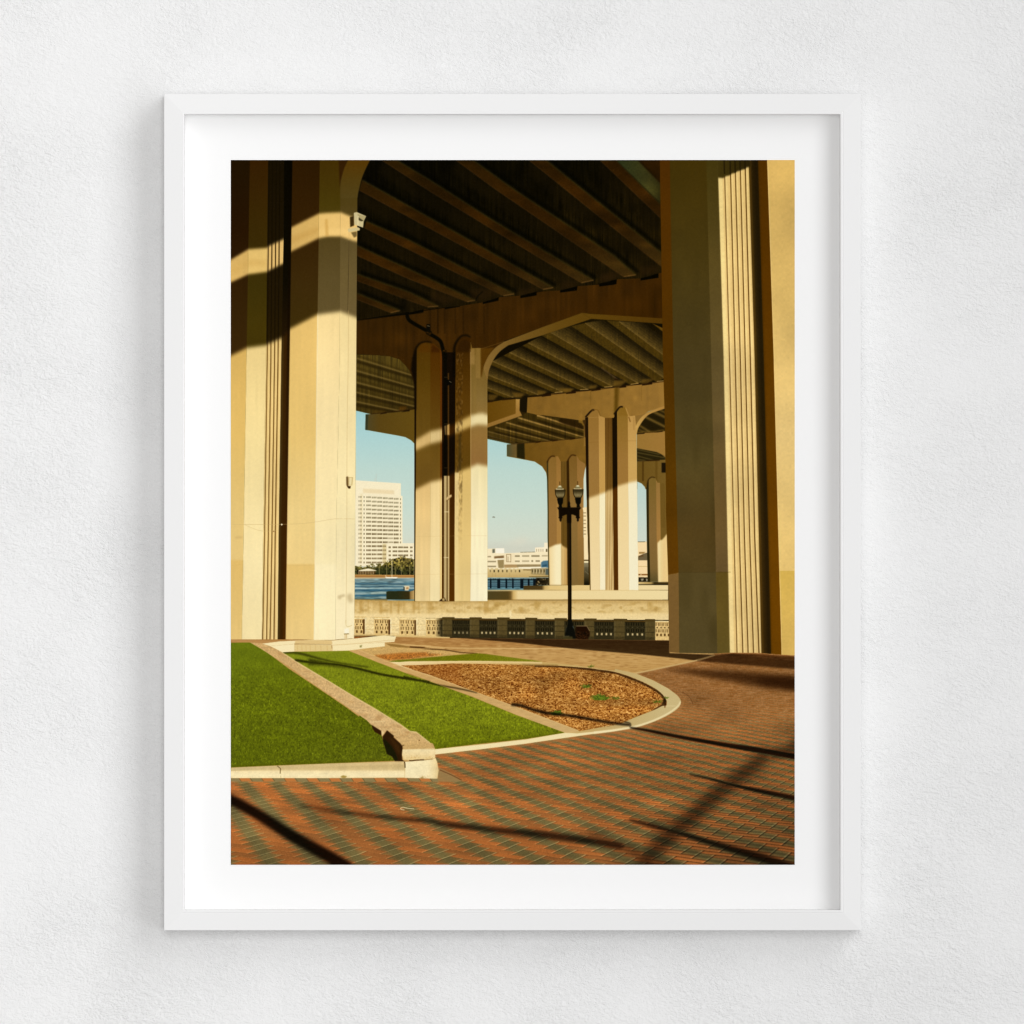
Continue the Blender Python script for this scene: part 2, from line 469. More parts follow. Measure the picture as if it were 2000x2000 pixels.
    for a, b, w, c in (('1050,1075', '1932,1350', 3.6, (176, 134, 66)), ('690,1120', '1932,1490', 3.4, (168, 130, 64)), ('470,1210', '1600,1540', 3, (150, 116, 54)), ('260,1300', '1290,1560', 3, (138, 108, 50)), ('100,1375', '900,1580', 2.6, (112, 88, 40)), ('100,1450', '640,1590', 2, (96, 76, 34))):
        x0, y0, x1, y1 = (float(v) for v in (a + ',' + b).split(','))
        line('E2 %f,%f %f,%f' % (x0, y0 + 45, x1, y1 + 40), 3.5, (82, 62, 18), 1.2, .8, clip=S2)
        line('E2 %f,%f %f,%f' % (x0, y0 + 95, x1, y1 + 80), 4, (34, 23, 4), 1.3, .85, clip=S2)
        line('E2 %f,%f %f,%f' % (x0, y0, x1, y1), w, c, .8, .85, w1=w * .55, clip=S2)
    fill('E2 1500,1130 1700,1150 1830,1200 1960,1340 1900,1340 1700,1290 1550,1240 1450,1190', (36, 22, 4), 1, .8, clip=S2)
    grainy(S2, nv, .1)
    line('E2 100,1508 560,1612', 1.2, (70, 70, 40), .4, .8)
    # farthest cap and its pier
    FC = fill('E2 485,1628 560,1620 670,1608 815,1598 1110,1580 1440,1550 1760,1520 1960,1495 B2 1680,1000 1680,1400 1500,1400 1300,1395 1288,1320 1250,1262 1180,1216 1080,1196 917,1166 917,1062', ramp('x', 990, (104, 74, 18), 1080, (116, 82, 26), 1140, (122, 88, 30)), .4)
    fill('E2 485,1628 672,1612 672,1872 485,1842', ramp('x', 990, (74, 74, 46), 1003, (98, 80, 42), 1010, (112, 88, 44)), .4)
    fill('E2 672,1612 812,1594 822,1905 672,1872', (36, 30, 9), .7)
    for q in ('1010,1600 1115,1585 1115,1560 1040,1575', '1335,1570 1440,1555 1440,1530 1350,1545', '1660,1540 1765,1525 1765,1500 1690,1515'):
        fill('E2 ' + q, (34, 18, 3), .5)
    line('E2 560,1622 1110,1578 1760,1518 1932,1496', .9, (54, 32, 8), .4)
    grainy(FC, n8, .03)
    bt = 'C2 0,692'
    by = 1000 + 692 * 400 / 1932.
    e = [edge('B2 %d,1160 %d,1932 C2 %d,0 %d,692' % (a, b, b, b2)) for a, b, b2 in ((1292, 1302, 1312), (1306, 1312, 1320), (1383, 1388, 1390), (1425, 1430, 1432), (1480, 1486, 1490), (1502, 1512, 1520), (1578, 1584, 1588), (1655, 1640, 1648))]
    top = curve_y('B2 1250,1240 1310,1200 1335,1170 1400,1165 1425,1215 1480,1215 1510,1175 1530,1155 1580,1165 1600,1200 1660,1240')
    cols = [(58, 48, 18), ramp('y', 900, (136, 100, 42), 1000, (152, 112, 56)), ramp('y', 900, (150, 108, 48), 1000, (172, 128, 64)), (112, 82, 30), (52, 32, 6), ramp('y', 900, (124, 90, 36), 1000, (142, 108, 54), 1140, (130, 102, 52)), ramp('y', 900, (146, 106, 50), 1000, (164, 120, 60), 1140, (132, 102, 50))]
    for i in range(7):
        M = between(e[i], e[i + 1] + .9, top, by)
        put(M, cols[i])
    for k in range(4):
        x = e[3] + (e[4] - e[3]) * (k + .5) / 4
        put(between(x - .6, x + .6, top, by), (82, 56, 14), .7)
    for q in ('1300,1230 1310,1195 1340,1165 1370,1168', '1490,1215 1500,1190 1530,1155 1570,1160'):
        line('B2 ' + q, 2.4, (64, 38, 8), .7)
    lt = curve_y('C2 1300,345 1320,335 1375,310 1430,300 1440,318 1490,345 1500,360')
    put(blur(between(e[1], e[3], lt, by), .8, 1.6), ramp('x', 1072, (243, 214, 152), 1086, (252, 236, 188), 1096, (252, 238, 190)))
    put(blur(between(e[3], e[4], lt, by), .8, 1.6), ramp('x', 1095, (236, 204, 136), 1108, (196, 152, 84)))
    for k in range(3):
        x = e[3] + (e[4] - e[3]) * (k + .7) / 3.4
        put(between(x - .4, x + .4, lt + 6, by), (196, 150, 80), .6)
    # sliver of sky and building between far pier and third pier
    fill('B2 1640,1380 1652,1300 1668,1240 1672,1230 1690,1932 1640,1932', ramp('y', 900, (212, 220, 200), 1000, (208, 219, 203)), .3)
    fill('B2 1632,1652 1690,1640 C2 1695,0 1695,455 1645,455 1640,0', (253, 229, 178), .3)
    for y in (1700, 1730, 1768, 1802, 1838, 1868, 1900):
        line('B2 1640,%d 1664,%d' % (y, y), 1.2, (96, 74, 40), .3, .8)
    fill('C2 1645,452 1700,452 1700,462 1645,462', (70, 48, 12), .3)
    fill('C2 1645,462 1700,462 1700,480 1645,480', (246, 230, 180), .3)
    fill('C2 1645,480 1700,480 1700,692 1645,692', ramp('y', 1100, (140, 128, 96), 1128, (66, 56, 30), 1142, (20, 17, 6)), .3)
    for x in (1656, 1672, 1688):
        line('C2 %d,520 %d,600' % (x, x), .8, (46, 40, 20), .3)
    line('C2 1655,560 1690,590', 1, (170, 160, 120), .4, .5)
    # ---- third cap (both halves) and third pier
    c3l = fill('E2 100,835 220,818 390,790 655,768 655,1045 100,1245', ramp('x', 950, (98, 66, 10), 1008, (112, 78, 20)), .4)
    fill('E2 650,768 732,772 722,985 768,1080 100,1315 100,1238 648,1042', ramp('y', 775, (182, 140, 68), 800, (158, 116, 52), 830, (146, 106, 46)), .5)
    fill('E2 100,835 220,825 225,790 250,790 390,765 395,795 650,768 640,750 400,760 120,800', (42, 24, 5), .6, .75)
    fill('E2 728,785 835,720 872,730 858,1022 768,1015 728,985', (24, 17, 5), .6)
    c3r = fill('E2 872,738 E1 0,1345 120,1332 125,1308 490,1292 495,1272 870,1250 875,1228 1255,1205 1258,1182 1650,1160 1652,1138 1840,1120 1840,1500 1600,1575 1480,1650 1400,1780 1380,1932 1380,2100 620,2100 620,1720 430,1690 0,1632 E2 1050,1068 858,1022', ramp((1., .35), 1300, (126, 90, 32), 1420, (140, 102, 40), 1560, (152, 112, 48)), .4)
    grainy(c3r, n8, .025)
    grainy(c3r, nv2, .02)
    for q in ('E1 0,1345 120,1330 122,1300 60,1300 0,1320', 'E1 350,1310 495,1298 495,1255 440,1262 430,1285 360,1295', 'E1 730,1270 870,1250 868,1215 820,1225 800,1250 740,1255', 'E1 1110,1225 1258,1210 1256,1175 1205,1180 1190,1205 1110,1210', 'E1 1500,1185 1650,1165 1650,1128 1600,1135 1580,1160 1500,1165', 'E2 1140,725 1315,705 1310,670 1270,660 1250,690 1140,708', 'E2 1600,670 1785,650 1780,605 1735,610 1720,635 1600,655'):
        fill(q, (28, 15, 3), .5)
    line('E2 872,725 1110,706 E1 120,1322 490,1280 870,1240 1255,1190 1650,1146 1840,1122', 1.3, (46, 26, 6), .5, .85)
    for a, b in (('180,1288', '300,1280'), ('560,1248', '690,1240'), ('930,1208', '1050,1200'), ('1325,1166', '1445,1150'), ('1720,1122', '1825,1112')):
        line('E1 %s %s' % (a, b), 1.4, (186, 146, 76), .4, .9)
    fill('E1 1085,1215 1160,1208 1140,1520 1075,1640', ramp('x', 1196, (112, 82, 20), 1203, (92, 64, 12), 1209, (110, 80, 24)), 1.2)
    line('E1 722,1270 720,1480', 1, (100, 68, 16), .6, .6)
    line('E1 1492,1180 1492,1420', 1, (104, 72, 20), .6, .5)
    # right arch of the third cap
    fill('E3 1150,940 1158,560 1330,540 1815,330 1840,330 1840,1510 1222,1510 1222,940', (140, 104, 46))
    O = smooth(pts('E3 1222,940 1240,850 1290,750 1400,600 1520,512 1800,412'))
    fill(O + pts('E3 1815,412 1815,950'), (34, 25, 6), .4)
    am = cover(O + pts('E3 1815,412 1815,950'))
    for a, b, c, w in (('1270,760', '1500,905', (122, 94, 36), 3.2), ('1390,580', '1830,800', (120, 92, 36), 4), ('1560,470', '1830,600', (112, 86, 34), 4.5), ('1700,440', '1830,500', (110, 84, 30), 3), ('1250,840', '1400,920', (110, 84, 30), 2.6)):
        line('E3 %s %s' % (a, b), w, c, 1.2, .9, clip=am)
    fill('E3 1225,895 1480,880 1600,880 1680,860 1800,850 1800,905 1225,950', (112, 84, 28), 1.2, .75, clip=am)
    fill('E3 1222,945 1380,935 1390,915 1620,905 1760,890 1820,880 1820,1400 1640,1322 1222,1242', ramp('x', 1244, (152, 114, 50), 1300, (160, 118, 54)), .4)
    for q in ('1222,950 1380,935 1380,905 1330,925 1225,935', '1630,912 1765,895 1760,870 1720,885 1640,895'):
        fill('E3 ' + q, (30, 18, 4), .5)
    line('E3 1380,918 1640,905', .9, (60, 38, 10), .4)
    fill('E3 1222,1242 1640,1322 1745,1375 1820,1440 1820,1500 1222,1510', (40, 32, 10), .5)
    for a, b in (('1222,1262', '1700,1370'), ('1222,1330', '1800,1440'), ('1222,1400', '1560,1490'), ('1222,1470', '1400,1500')):
        line('E3 %s %s' % (a, b), 1.8, (94, 78, 34), .7, .8)
    fill('E3 1222,1515 1640,1492 1820,1480 1850,1480 1850,2100 1222,2100', ramp('x', 1244, (104, 78, 26), 1300, (118, 90, 36)), .4)
    fill('E3 1335,1520 1365,1520 1365,1932 1335,1932', (74, 50, 12), .7)
    fill('E3 1610,1500 1650,1500 1650,1930 1610,1932', (92, 66, 18), 1, .7)
    fill('E3 1222,1510 1410,1500 1440,1480 1700,1480 1700,1505 1222,1520', (40, 24, 6), .6, .8)
    fill('E3 1740,1545 1840,1545 1840,1752 1740,1752', (26, 18, 6), .7)
    O2 = smooth(pts('E3 1172,905 1190,800 1250,680 1350,560 1500,470 1800,345'))
    fill(O2 + O[::-1], ramp('x', 1240, (206, 164, 86), 1262, (184, 140, 70), 1300, (172, 126, 58)), .5)
    line('E3 1160,560 1330,520 1480,480 1560,440', 1, (160, 118, 52), .5, .7)
    # third pier shafts
    b3 = 1000 + 742 * 400 / 1932.
    e = [edge('E3 %d,600 %d,1932 C2 %d,742' % (a, b, c)) for a, b, c in ((138, 160, 1695), (200, 212, 1708), (420, 432, 1796), (552, 560, 1848))]
    e += [edge('E3 705,600 715,1932 C3 190,742'), edge('E3 805,500 815,1932 C3 230,742'), edge('E3 1032,560 1040,1932 C3 332,742'), edge('E3 1185,560 1215,950 1226,1932 C3 420,742')]
    top = curve_y('E3 100,620 140,600 200,590 270,455 400,440 440,560 555,605 745,605 750,520 860,380 990,378 1035,560 1100,570 1160,560 1300,560')
    cu = [(30, 18, 4), ramp('y', 820, (148, 108, 46), 900, (156, 116, 56)), ramp('y', 820, (182, 138, 70), 900, (198, 154, 80)), ramp('y', 820, (112, 76, 26), 900, (124, 90, 34)), (24, 14, 2), ramp('y', 800, (140, 104, 36), 900, (158, 116, 54)), ramp('y', 820, (192, 148, 78), 900, (206, 164, 90))]
    cl = [(74, 54, 18), ramp('y', 960, (240, 212, 152), 1150, (245, 220, 166)), ramp('y', 960, (252, 238, 192), 1150, (252, 240, 200)), (236, 206, 142), (82, 44, 6), ramp('y', 960, (242, 214, 154), 1150, (246, 220, 164)), ramp('y', 950, (250, 238, 198), 1150, (251, 241, 204))]
    lt = blur(between(curve_y('S 0,0 2000,0') * 0, 3000, curve_y('B2 1650,1580 1700,1555 1790,1525 1860,1500 B3 0,1545 60,1512 180,1475 225,1445 330,1414 420,1396 500,1390'), 3000), .8, 2.2)
    for i in range(7):
        M = between(e[i], e[i + 1] + (.9 if i < 6 else 0), top, b3)
        put(M, cu[i])
        put(M * lt, cl[i])
    for k in range(5):
        x = e[3] + (e[4] - e[3]) * (k + .45) / 5
        M = between(x - .55, x + .55, curve_y('E3 0,610 1932,610'), b3)
        put(M, (76, 46, 10), .8)
        put(M * lt, (198, 154, 86), .85)
    line('E3 145,590 270,455 330,440', 3.2, (26, 15, 3), .6)
    line('E3 745,530 860,385 930,378', 3.2, (26, 15, 3), .6)
    line('E3 270,450 400,440 455,570', 1.2, (110, 74, 22), .5, .8)
    fill('E3 860,395 985,385 1030,560 840,560', (132, 94, 26), 1.5, .6)
    line('E3 985,385 1050,560', 1.6, (186, 142, 72), .6)
    line('E3 1050,580 1085,690', 2, (124, 86, 32), .6)
    line('E3 1160,590 1160,860', 1.4, (150, 110, 50), .8, .7)
    line('E3 200,600 420,590', 1, (176, 134, 70), .5, .7)
    for y in (1085,):
        line('E3 820,%d 1220,%d' % (y, y), .8, (140, 100, 40), .4, .5)
    line('E3 205,1120 430,1112', .8, (134, 96, 38), .4, .5)
    fill('E3 0,640 80,650 150,650 145,720 100,780 60,720 0,700', (142, 104, 34), .8, .8)
    fill('E3 82,655 150,640 150,1010 130,1010 120,760 95,700', (44, 26, 6), .6, .8)
    # fourth pier, far right
    b4 = 1040 + 1870 * 100 / 1932.
    e = [edge('B3 494,1480 499,1932 F4 870,1870'), edge('B3 516,1430 520,1932 F4 965,1870'), edge('B3 586,1400 592,1932 F4 1262,1870'), edge('B3 622,1410 630,1932 F4 1400,1870'), edge('B3 700,1400 700,1932 F4 1700,1870')]
    top = curve_y('B3 400,1400 490,1480 510,1390 540,1360 580,1372 600,1415 700,1415')
    fill('B3 408,1404 450,1422 480,1455 497,1510 502,1932 F4 855,345 480,345 490,0', ramp('y', 940, (190, 214, 206), 1050, (211, 220, 204)), .4)
    for i, c in enumerate(((44, 36, 12), ramp('y', 930, (122, 96, 40), 1040, (136, 104, 54), 1110, (128, 100, 52), 1136, (92, 78, 40)), ramp('y', 930, (148, 112, 56), 1040, (168, 124, 62)), (116, 88, 34))):
        put(between(e[i], e[i + 1] + .9, top, b4), c)
    line('B3 500,1440 512,1390 545,1362 575,1368', 1.8, (58, 38, 10), .6)
    for q in (635, 648, 660):
        line('B3 %d,1420 %d,1840' % (q, q + 8), .9, (92, 66, 20), .4, .6)
    fill('F4 1240,420 1265,370 1345,280 1400,290 1470,215 1500,180 1590,60 1660,60 1660,1872 1270,1872', ramp('x', 1284, (253, 232, 176), 1291, (240, 212, 146), 1297, (238, 204, 138), 1303, (244, 210, 140)), 1)
    # ---- plinths, quay wall
    fill('E7 885,1008 1500,1004 C2 1700,690 1700,745 E7 1500,1100 885,1100', ramp('x', 1020, (74, 58, 26), 1058, (80, 62, 28), 1064, (206, 172, 104), 1075, (230, 198, 128), 1300, (242, 216, 156)), .4)
    fill('C3 420,690 700,690 700,738 420,738', (243, 218, 160), .4)
    fill('E7 120,1098 2000,1098 C3 700,740 700,760 0,760 E7 120,1135', ramp('x', 952, (176, 158, 110), 1010, (214, 184, 122), 1100, (222, 190, 126)), .5)
    P2 = fill('E7 120,1128 2000,1112 C3 700,742 700,830 0,832 E7 120,1312', ramp('x', 952, (78, 66, 32), 992, (84, 66, 28), 997, (110, 84, 38), 1003, (214, 178, 108), 1012, (240, 214, 154), 1300, (244, 222, 164)), .5)
    line('E7 120,1310 2000,1305 C3 700,834', 1.4, (150, 112, 52), .6, .9)
    WL = fill('C1 1205,828 1420,834 1780,838 1932,838 C2 300,838 735,832 1932,834 C3 705,834 705,1020 0,1018 C2 1932,1020 1000,1012 300,1005 0,1000 C1 1205,1000', ramp('y', 1172, (196, 160, 94), 1177, (206, 172, 106), 1182, (226, 194, 128), 1196, (230, 200, 134), 1200, (240, 212, 150), 1208, (242, 216, 156)), .4)
    put(WL * np.clip(noise(16, 9) * .7 - .1, 0, 1) * np.clip((1198 - YY) / 5, 0, 1), (188, 150, 78), .75)
    put(WL * np.clip(noise(7, 5) * .7 - .25, 0, 1) * np.clip((1200 - YY) / 5, 0, 1), (176, 138, 70), .5)
    put(WL * between(692, 955) * np.clip(nv2 * .7, 0, 1) * np.clip((1202 - YY) / 6, 0, 1), (186, 146, 74), .6)
    line('E7 120,1560 200,1585 430,1575 560,1540 760,1580 1000,1585 1200,1610', 1, (204, 166, 96), .7, .8)
    line('E7 1430,1540 1480,1610 1600,1620', 1, (204, 170, 100), .7, .8)
    fill('E7 585,1530 630,1530 630,1690 610,1690', (248, 228, 176), .8, .8)
    grainy(WL, n2, .02)
    # ---- balustrade
    BL = mask('C1 1205,985 1932,1005 C2 310,1002 1932,1020 C3 720,1028 720,1215 0,1205 C2 1932,1205 300,1185 0,1170 C1 1205,1165')
    lit = np.clip((862 - XX) / 12, 0, 1)
    lit = np.maximum(lit, between(1279.5, 1320)).astype(np.float32)

    def two(a, b):
        return np.asarray(a, np.float32) * lit[:1, :, None] + np.asarray(b, np.float32) * (1 - lit[:1, :, None])
    put(BL, two((226, 192, 124), (50, 43, 22)))
    pil = [(712.6, 730.3), (762, 779.7), (812.8, 831.8), (864.2, 882.8), (917.8, 935.8), (971.6, 990.4), (1026.6, 1044.4), (1083.6, 1102.2), (1141.4, 1160.3), (1199.3, 1220), (1260.4, 1279.2)]
    bx = np.array([692, 830, 1000, 1160, 1305.])
    yt = np.interp(XX[0], bx, [1206.5, 1208.5, 1209.5, 1211.5, 1213])[None, :]
    ybt = np.interp(XX[0], bx, [1240, 1243, 1245.5, 1248, 1250])[None, :]
    for i in range(len(pil) + 1):
        x0 = pil[i - 1][1] if i else 684.
        x1 = pil[i][0] if i < len(pil) else 1312.
        n = 4 if i > 3 else 3
        if i == 0:
            n = 2
            x0 = 692
        st = (x1 - x0 - 3) / n
        inlit = i < 4 or i == len(pil)
        dk = two((84, 56, 20), (12, 10, 3))
        for k in range(n):
            cx = x0 + 1.5 + st * (k + .5) - (.8 if inlit else 0)
            for d in (-2.1, 2.1):
                put(blur(between(cx + d - .75, cx + d + .75, yt + 4.2, yt + 10), .35), dk, .85)
                put(blur(between(cx + d - .75, cx + d + .75, yt + 16.5, yt + 22.5), .35), dk, .85)
            put(blur(between(cx - 1.1, cx + 1.1, yt + 12, yt + 14.4), .4), two((50, 30, 8), (30, 26, 12)), .9)
            if not inlit and i > 4:
                put(blur(between(cx - .6, cx + .6, yt + 12.6, yt + 13.8), .4), (190, 176, 130), .65)
            put(blur(between(cx + st / 2 - 1, cx + st / 2 + 1, yt + 12, yt + 14.4), .5), two((214, 178, 110), (22, 19, 8)), .6)
            b0 = np.minimum(yt + 25, ybt - 9)
            if inlit:
                put(blur(between(cx - 1.8, cx + 1.6, b0, b0 + 5), .4), dk, .9)
            else:
                q = .25 + .75 * min(1, max(0, (i - 3.2) / 2))
                put(blur(between(cx - 1.7, cx + 1.7, b0 - .2, b0 + 4.2), .5), (226, 200, 144), q * .9)
        if inlit and i < 4:
            put(blur(between(x1 - 3.6, x1, yt + 2, ybt - 2), .4), (70, 38, 8), .9 if i < 3 else 0)
        put(blur(between(x0 - 1, x1 + 1, yt, yt + 2.6), .4), two((244, 220, 160), (84, 60, 22)))
        put(blur(between(x0 - 1, x1 + 1, yt + 2.6, yt + 3.8), .4), two((180, 140, 76), (34, 24, 6)), .8)
    for x0, x1 in pil:
        put(between(x0, x1, yt - 1.5, ybt), two((240, 214, 154), (86, 71, 36)))
        put(blur(between(x0, x0 + 2.6, yt, ybt), .6), two((252, 234, 184), (100, 86, 50)), .6)
        for f in (.36, .68):
            put(blur(between(x0, x1, yt + f * 33, yt + f * 33 + 1), .4), two((216, 182, 116), (44, 36, 14)), .7)
        put(between(x0 - .6, x1 + 5, yt - 3.2, yt + 1.6) * (1 - lit), (78, 61, 26))
        put(blur(between(x0, x1, ybt - 5, ybt), .8), two((220, 188, 124), (44, 36, 16)), .5)
    grainy(BL, n2, .05)
    # ---- middle pier (behind the quay wall top)
    bt2 = 1000 + 842 * 400 / 1932.
    CB = mask('A1 1205,1570 1932,1500 A2 0,1515 130,1495 132,1468 470,1440 480,1415 690,1400 692,1415 835,1382 845,1345 1045,1338 1050,1360 1195,1335 1200,1300 1420,1290 1425,1310 1575,1290 1585,1245 1790,1235 1795,1250 A3 0,1240 50,1250 210,1230 215,1185 440,1170 445,1195 605,1170 610,1125 660,1118 660,1580 0,1512 A2 1620,1505 890,1770 B2 810,140 740,220 690,330 690,470 300,470 40,470 E4 1165,1000 1140,920 1110,780 1060,660 980,555 880,455 720,405 520,385 120,365', .4)
    put(CB, ramp((.35, 1.), 880, (50, 30, 5), 960, (56, 33, 5), 1040, (60, 34, 3), 1120, (52, 28, 2), 1200, (46, 25, 1)))
    grainy(CB, nv2, .06)
    grainy(CB, noise(24, 24), .05)
    for x, a in ((195, .5), (265, .8), (330, .5), (430, .4), (505, .5), (700, .35), (1450, .25)):
        line('A2 %d,1440 %d,1700' % (x, x + 2), 2.2, (24, 13, 2), 1, a, clip=CB)
    for q in ('A2 0,1520 130,1498 130,1470 0,1480', 'A2 330,1470 475,1445 470,1415 340,1440', 'A2 690,1420 838,1388 838,1360 800,1375 690,1398', 'A2 1045,1365 1198,1338 1196,1305 1150,1320 1045,1345', 'A2 1420,1312 1578,1292 1580,1255 1530,1265 1420,1290', 'A2 1790,1252 1932,1236 1932,1205 1880,1215 1800,1235', 'A3 50,1254 212,1232 214,1190 165,1195 150,1215 50,1230', 'A3 440,1198 608,1172 608,1130 560,1135 540,1160 440,1175'):
        fill(q, (7, 5, 1), .6)
    line('A2 0,1500 470,1432 840,1350 1200,1305 1580,1245 1932,1220 A3 215,1180 610,1122', 1.8, (8, 5, 1), .6, .9, curve=False)
    # soffit strip of the big arch
    o = smooth(pts('B2 676,470 682,400 700,310 740,220 810,140 890,85')) + pts('E1 0,300 590,86 720,100 1840,172')
    i_ = smooth(pts('B2 736,470 738,430 752,350 790,260 850,180 930,120')) + pts('E1 0,425 735,178 1650,240 1840,255')
    AR = fill(o + i_[::-1], ramp('x', 936, (146, 112, 58), 950, (132, 100, 46), 1000, (116, 86, 34), 1090, (98, 70, 18), 1170, (92, 64, 12), 1300, (80, 52, 8)), .5)
    line('E1 590,88 735,178', 1, (78, 54, 10), .6, .7)
    # shafts of the middle pier
    e = [edge('B2 46,200 45,1932 C2 44,842'), edge('B2 66,200 55,1932 C2 50,842'), edge('B2 196,200 194,1932 C2 192,842'), edge('B2 288,200 288,1932 C2 288,842'), edge('B2 306,200 306,1932 C2 304,842'), edge('B2 432,200 424,1932 C2 424,842'), edge('B2 576,160 576,1932 C2 570,842'), edge('B2 676,160 690,300 734,470 735,1932 C2 735,842')]
    top = curve_y('B2 30,300 50,180 75,130 110,100 160,88 230,105 280,150 310,185 430,185 440,110 480,50 530,30 570,60 590,145 680,145 740,145')
    cu = [(26, 16, 4), ramp('y', 660, (74, 46, 5), 720, (82, 56, 8), 850, (104, 76, 22), 950, (112, 82, 28)), ramp('y', 660, (70, 38, 3), 720, (78, 46, 4), 850, (98, 70, 18), 950, (114, 84, 30)), (88, 46, 8), (18, 10, 3), ramp('y', 660, (54, 30, 3), 720, (72, 44, 4), 850, (98, 66, 14), 950, (92, 66, 16)), ramp('y', 690, (110, 82, 28), 780, (134, 106, 52), 850, (146, 110, 54), 905, (148, 108, 56))]
    cl = [(58, 40, 10), ramp('y', 950, (232, 194, 124), 1170, (240, 212, 150)), ramp('y', 950, (240, 210, 146), 1170, (247, 226, 170)), (246, 214, 140), ramp('y', 950, (60, 32, 4), 1170, (84, 46, 4)), ramp('y', 930, (226, 190, 112), 1170, (236, 206, 136)), ramp('y', 910, (246, 228, 172), 1000, (249, 234, 186), 1170, (251, 240, 200))]
    sun = between(curve_y('S 0,0 2000,0') * 0, 3000, curve_y('B2 0,1500 62,1475 195,1408 300,1385 430,1320 575,1268 640,1240 735,1258 800,1260'), 3000)
    sun = np.maximum(sun, cover(pts('B2 20,1032 62,1008 195,930 310,905 430,858 575,782 640,764 690,760 735,775 800,780 800,875 735,872 640,866 575,888 430,948 310,1022 195,1048 62,1106 20,1125')) * .88)
    sun = blur(sun, 1.2, 3)
    for i in range(8 - 1):
        M = between(e[i], e[i + 1] + (.9 if i < 6 else 0), top, bt2)
        put(M, cu[i])
        put(M * sun, cl[i])
    MP = between(e[1], e[7], top, bt2)
    # dark lip round the shaft tops
    line('B2 44,420 44,260 50,180 75,125 110,95 160,85 210,92', 5, (12, 7, 2), 1.2, .95, w1=2)
    line('B2 418,420 418,230 425,130 450,75 490,32 540,25 575,45', 5.2, (10, 6, 2), 1.2, .95, w1=2.5)
    fill('E4 1100,430 1165,300 1165,1320 1140,1320 1135,900 1105,740 1075,640', (16, 9, 2), 1.2)
    fill('B2 75,185 105,110 150,95 190,130 200,185', (80, 46, 4), 1.5, .7)
    fill('B2 215,115 275,150 290,185 200,185', (54, 26, 3), 1.5, .8)
    fill('B2 440,185 470,90 520,60 570,90 572,185', (44, 24, 3), 1.5, .8)
    # flaking stains on the right shaft
    st = between(e[5] + 2, e[5] + 15) * np.clip((690 + 400 - YY) / 160, 0, 1) * between(0, 3000, curve_y('B2 400,190 600,190'), bt2)
    put(st * blur(np.clip(noise(2, 4) * 1.1, 0, 1), .7, 1.2), (44, 27, 6), .5)
    put(st * blur(np.clip(noise(2, 3) * 1.1 - .2, 0, 1), .6, 1), (136, 100, 46), .45)
    put(blur(between(e[5] + 7, e[5] + 12, curve_y('B2 0,960 800,960'), curve_y('B2 0,1300 800,1300')), 1), (58, 44, 14), .6)
    put(blur(between(e[5], e[5] + 7.5, curve_y('B2 0,1320 800,1320'), bt2), .6), (240, 212, 146), .7)
    put(blur(between(e[6] - .8, e[6] + .8, curve_y('B2 0,180 800,180'), bt2), .4), (224, 186, 116), .5)
    put(blur(between(e[6] + 1, e[6] + 12, curve_y('B2 0,400 800,160'), curve_y('B2 0,760 800,760')), 1.5), (128, 100, 44), .45)
    put(blur(between(e[6] + 10, e[6] + 19, curve_y('B2 0,145 800,145'), curve_y('B2 0,430 800,430')), 1), (150, 116, 56), .55)
    put(blur(between(e[6] - 1, e[6] + 8, curve_y('B2 0,150 800,150'), curve_y('B2 0,300 800,300')), 1.2), (170, 132, 72), .5)
    fill('B2 672,150 800,140 745,210 700,305 682,400 672,430', (84, 52, 6), 1)
    line('B2 672,150 690,148 890,84', 1, (112, 80, 26), .5, .7)
    for y in (830, 1190, 1500):
        line('C2 60,%d 730,%d' % (y - 600, y - 606), .7, (206, 170, 104), .4, .35)
    grainy(MP, n40, .02)
    grainy(MP, nv2, .012)
    # drain pipe
    pu = curve_y('B2 0,1350 800,1350')
    put(blur(between(edge('B2 322,100 322,1932 C2 322,842'), edge('B2 352,100 352,1932 C2 352,842'), curve_y('B2 0,190 800,190'), pu), .5), (11, 8, 3))
    put(blur(between(edge('B2 360,100 360,1932'), edge('B2 372,100 372,1932'), curve_y('B2 0,380 800,380'), pu), .6), (96, 62, 18), .7)
    put(blur(between(edge('B2 322,1300 322,1932 C2 318,842'), edge('B2 378,1300 378,1932 C2 375,842'), pu, bt2), .5), ramp('x', 866, (92, 70, 36), 869, (226, 198, 136), 872, (150, 124, 74), 874.5, (120, 92, 50), 876, (240, 214, 152), 878, (150, 108, 52)))
    fill('B2 330,880 378,860 378,965 335,965', ramp('x', 868, (216, 176, 104), 872, (60, 38, 10), 875, (220, 176, 100), 879, (150, 100, 40)), .9, .9)
    line('A1 1700,1370 1712,1480 1725,1560 1790,1610 1932,1690 A2 170,1690 280,1760 310,1830 330,1932 B2 330,170 340,230', 7, (9, 7, 2), .7)
    line('A1 1240,1570 1500,1540 1860,1490', 2.6, (8, 6, 2), .8, .9)
    fill('A2 160,1610 195,1610 195,1690 155,1680', (12, 9, 3), .6)
    line('A2 165,1625 190,1630', 1.2, (120, 104, 70), .4)
    fill('B2 340,440 400,450 395,490 345,500', (9, 7, 3), .6)
    line('B2 372,458 395,470', 1, (150, 130, 90), .4, .8)
    for y in (420, 860, 1275):
        line('B2 325,%d 360,%d' % (y, y), 1, (70, 54, 24), .4, .8)
    fill('B2 345,1560 372,1535 395,1525 398,1548 372,1570 350,1585', (214, 180, 122), .5)
    line('B2 345,1590 395,1548', .9, (90, 60, 24), .4)
    for y in (1690, ):
        line('B2 326,%d 370,%d' % (y, y), 1.2, (236, 214, 160), .4)
    line('C2 322,430 368,430', 1.2, (236, 214, 160), .4)
    fill('C2 275,842 300,820 330,808 345,842', (40, 22, 6), .5)
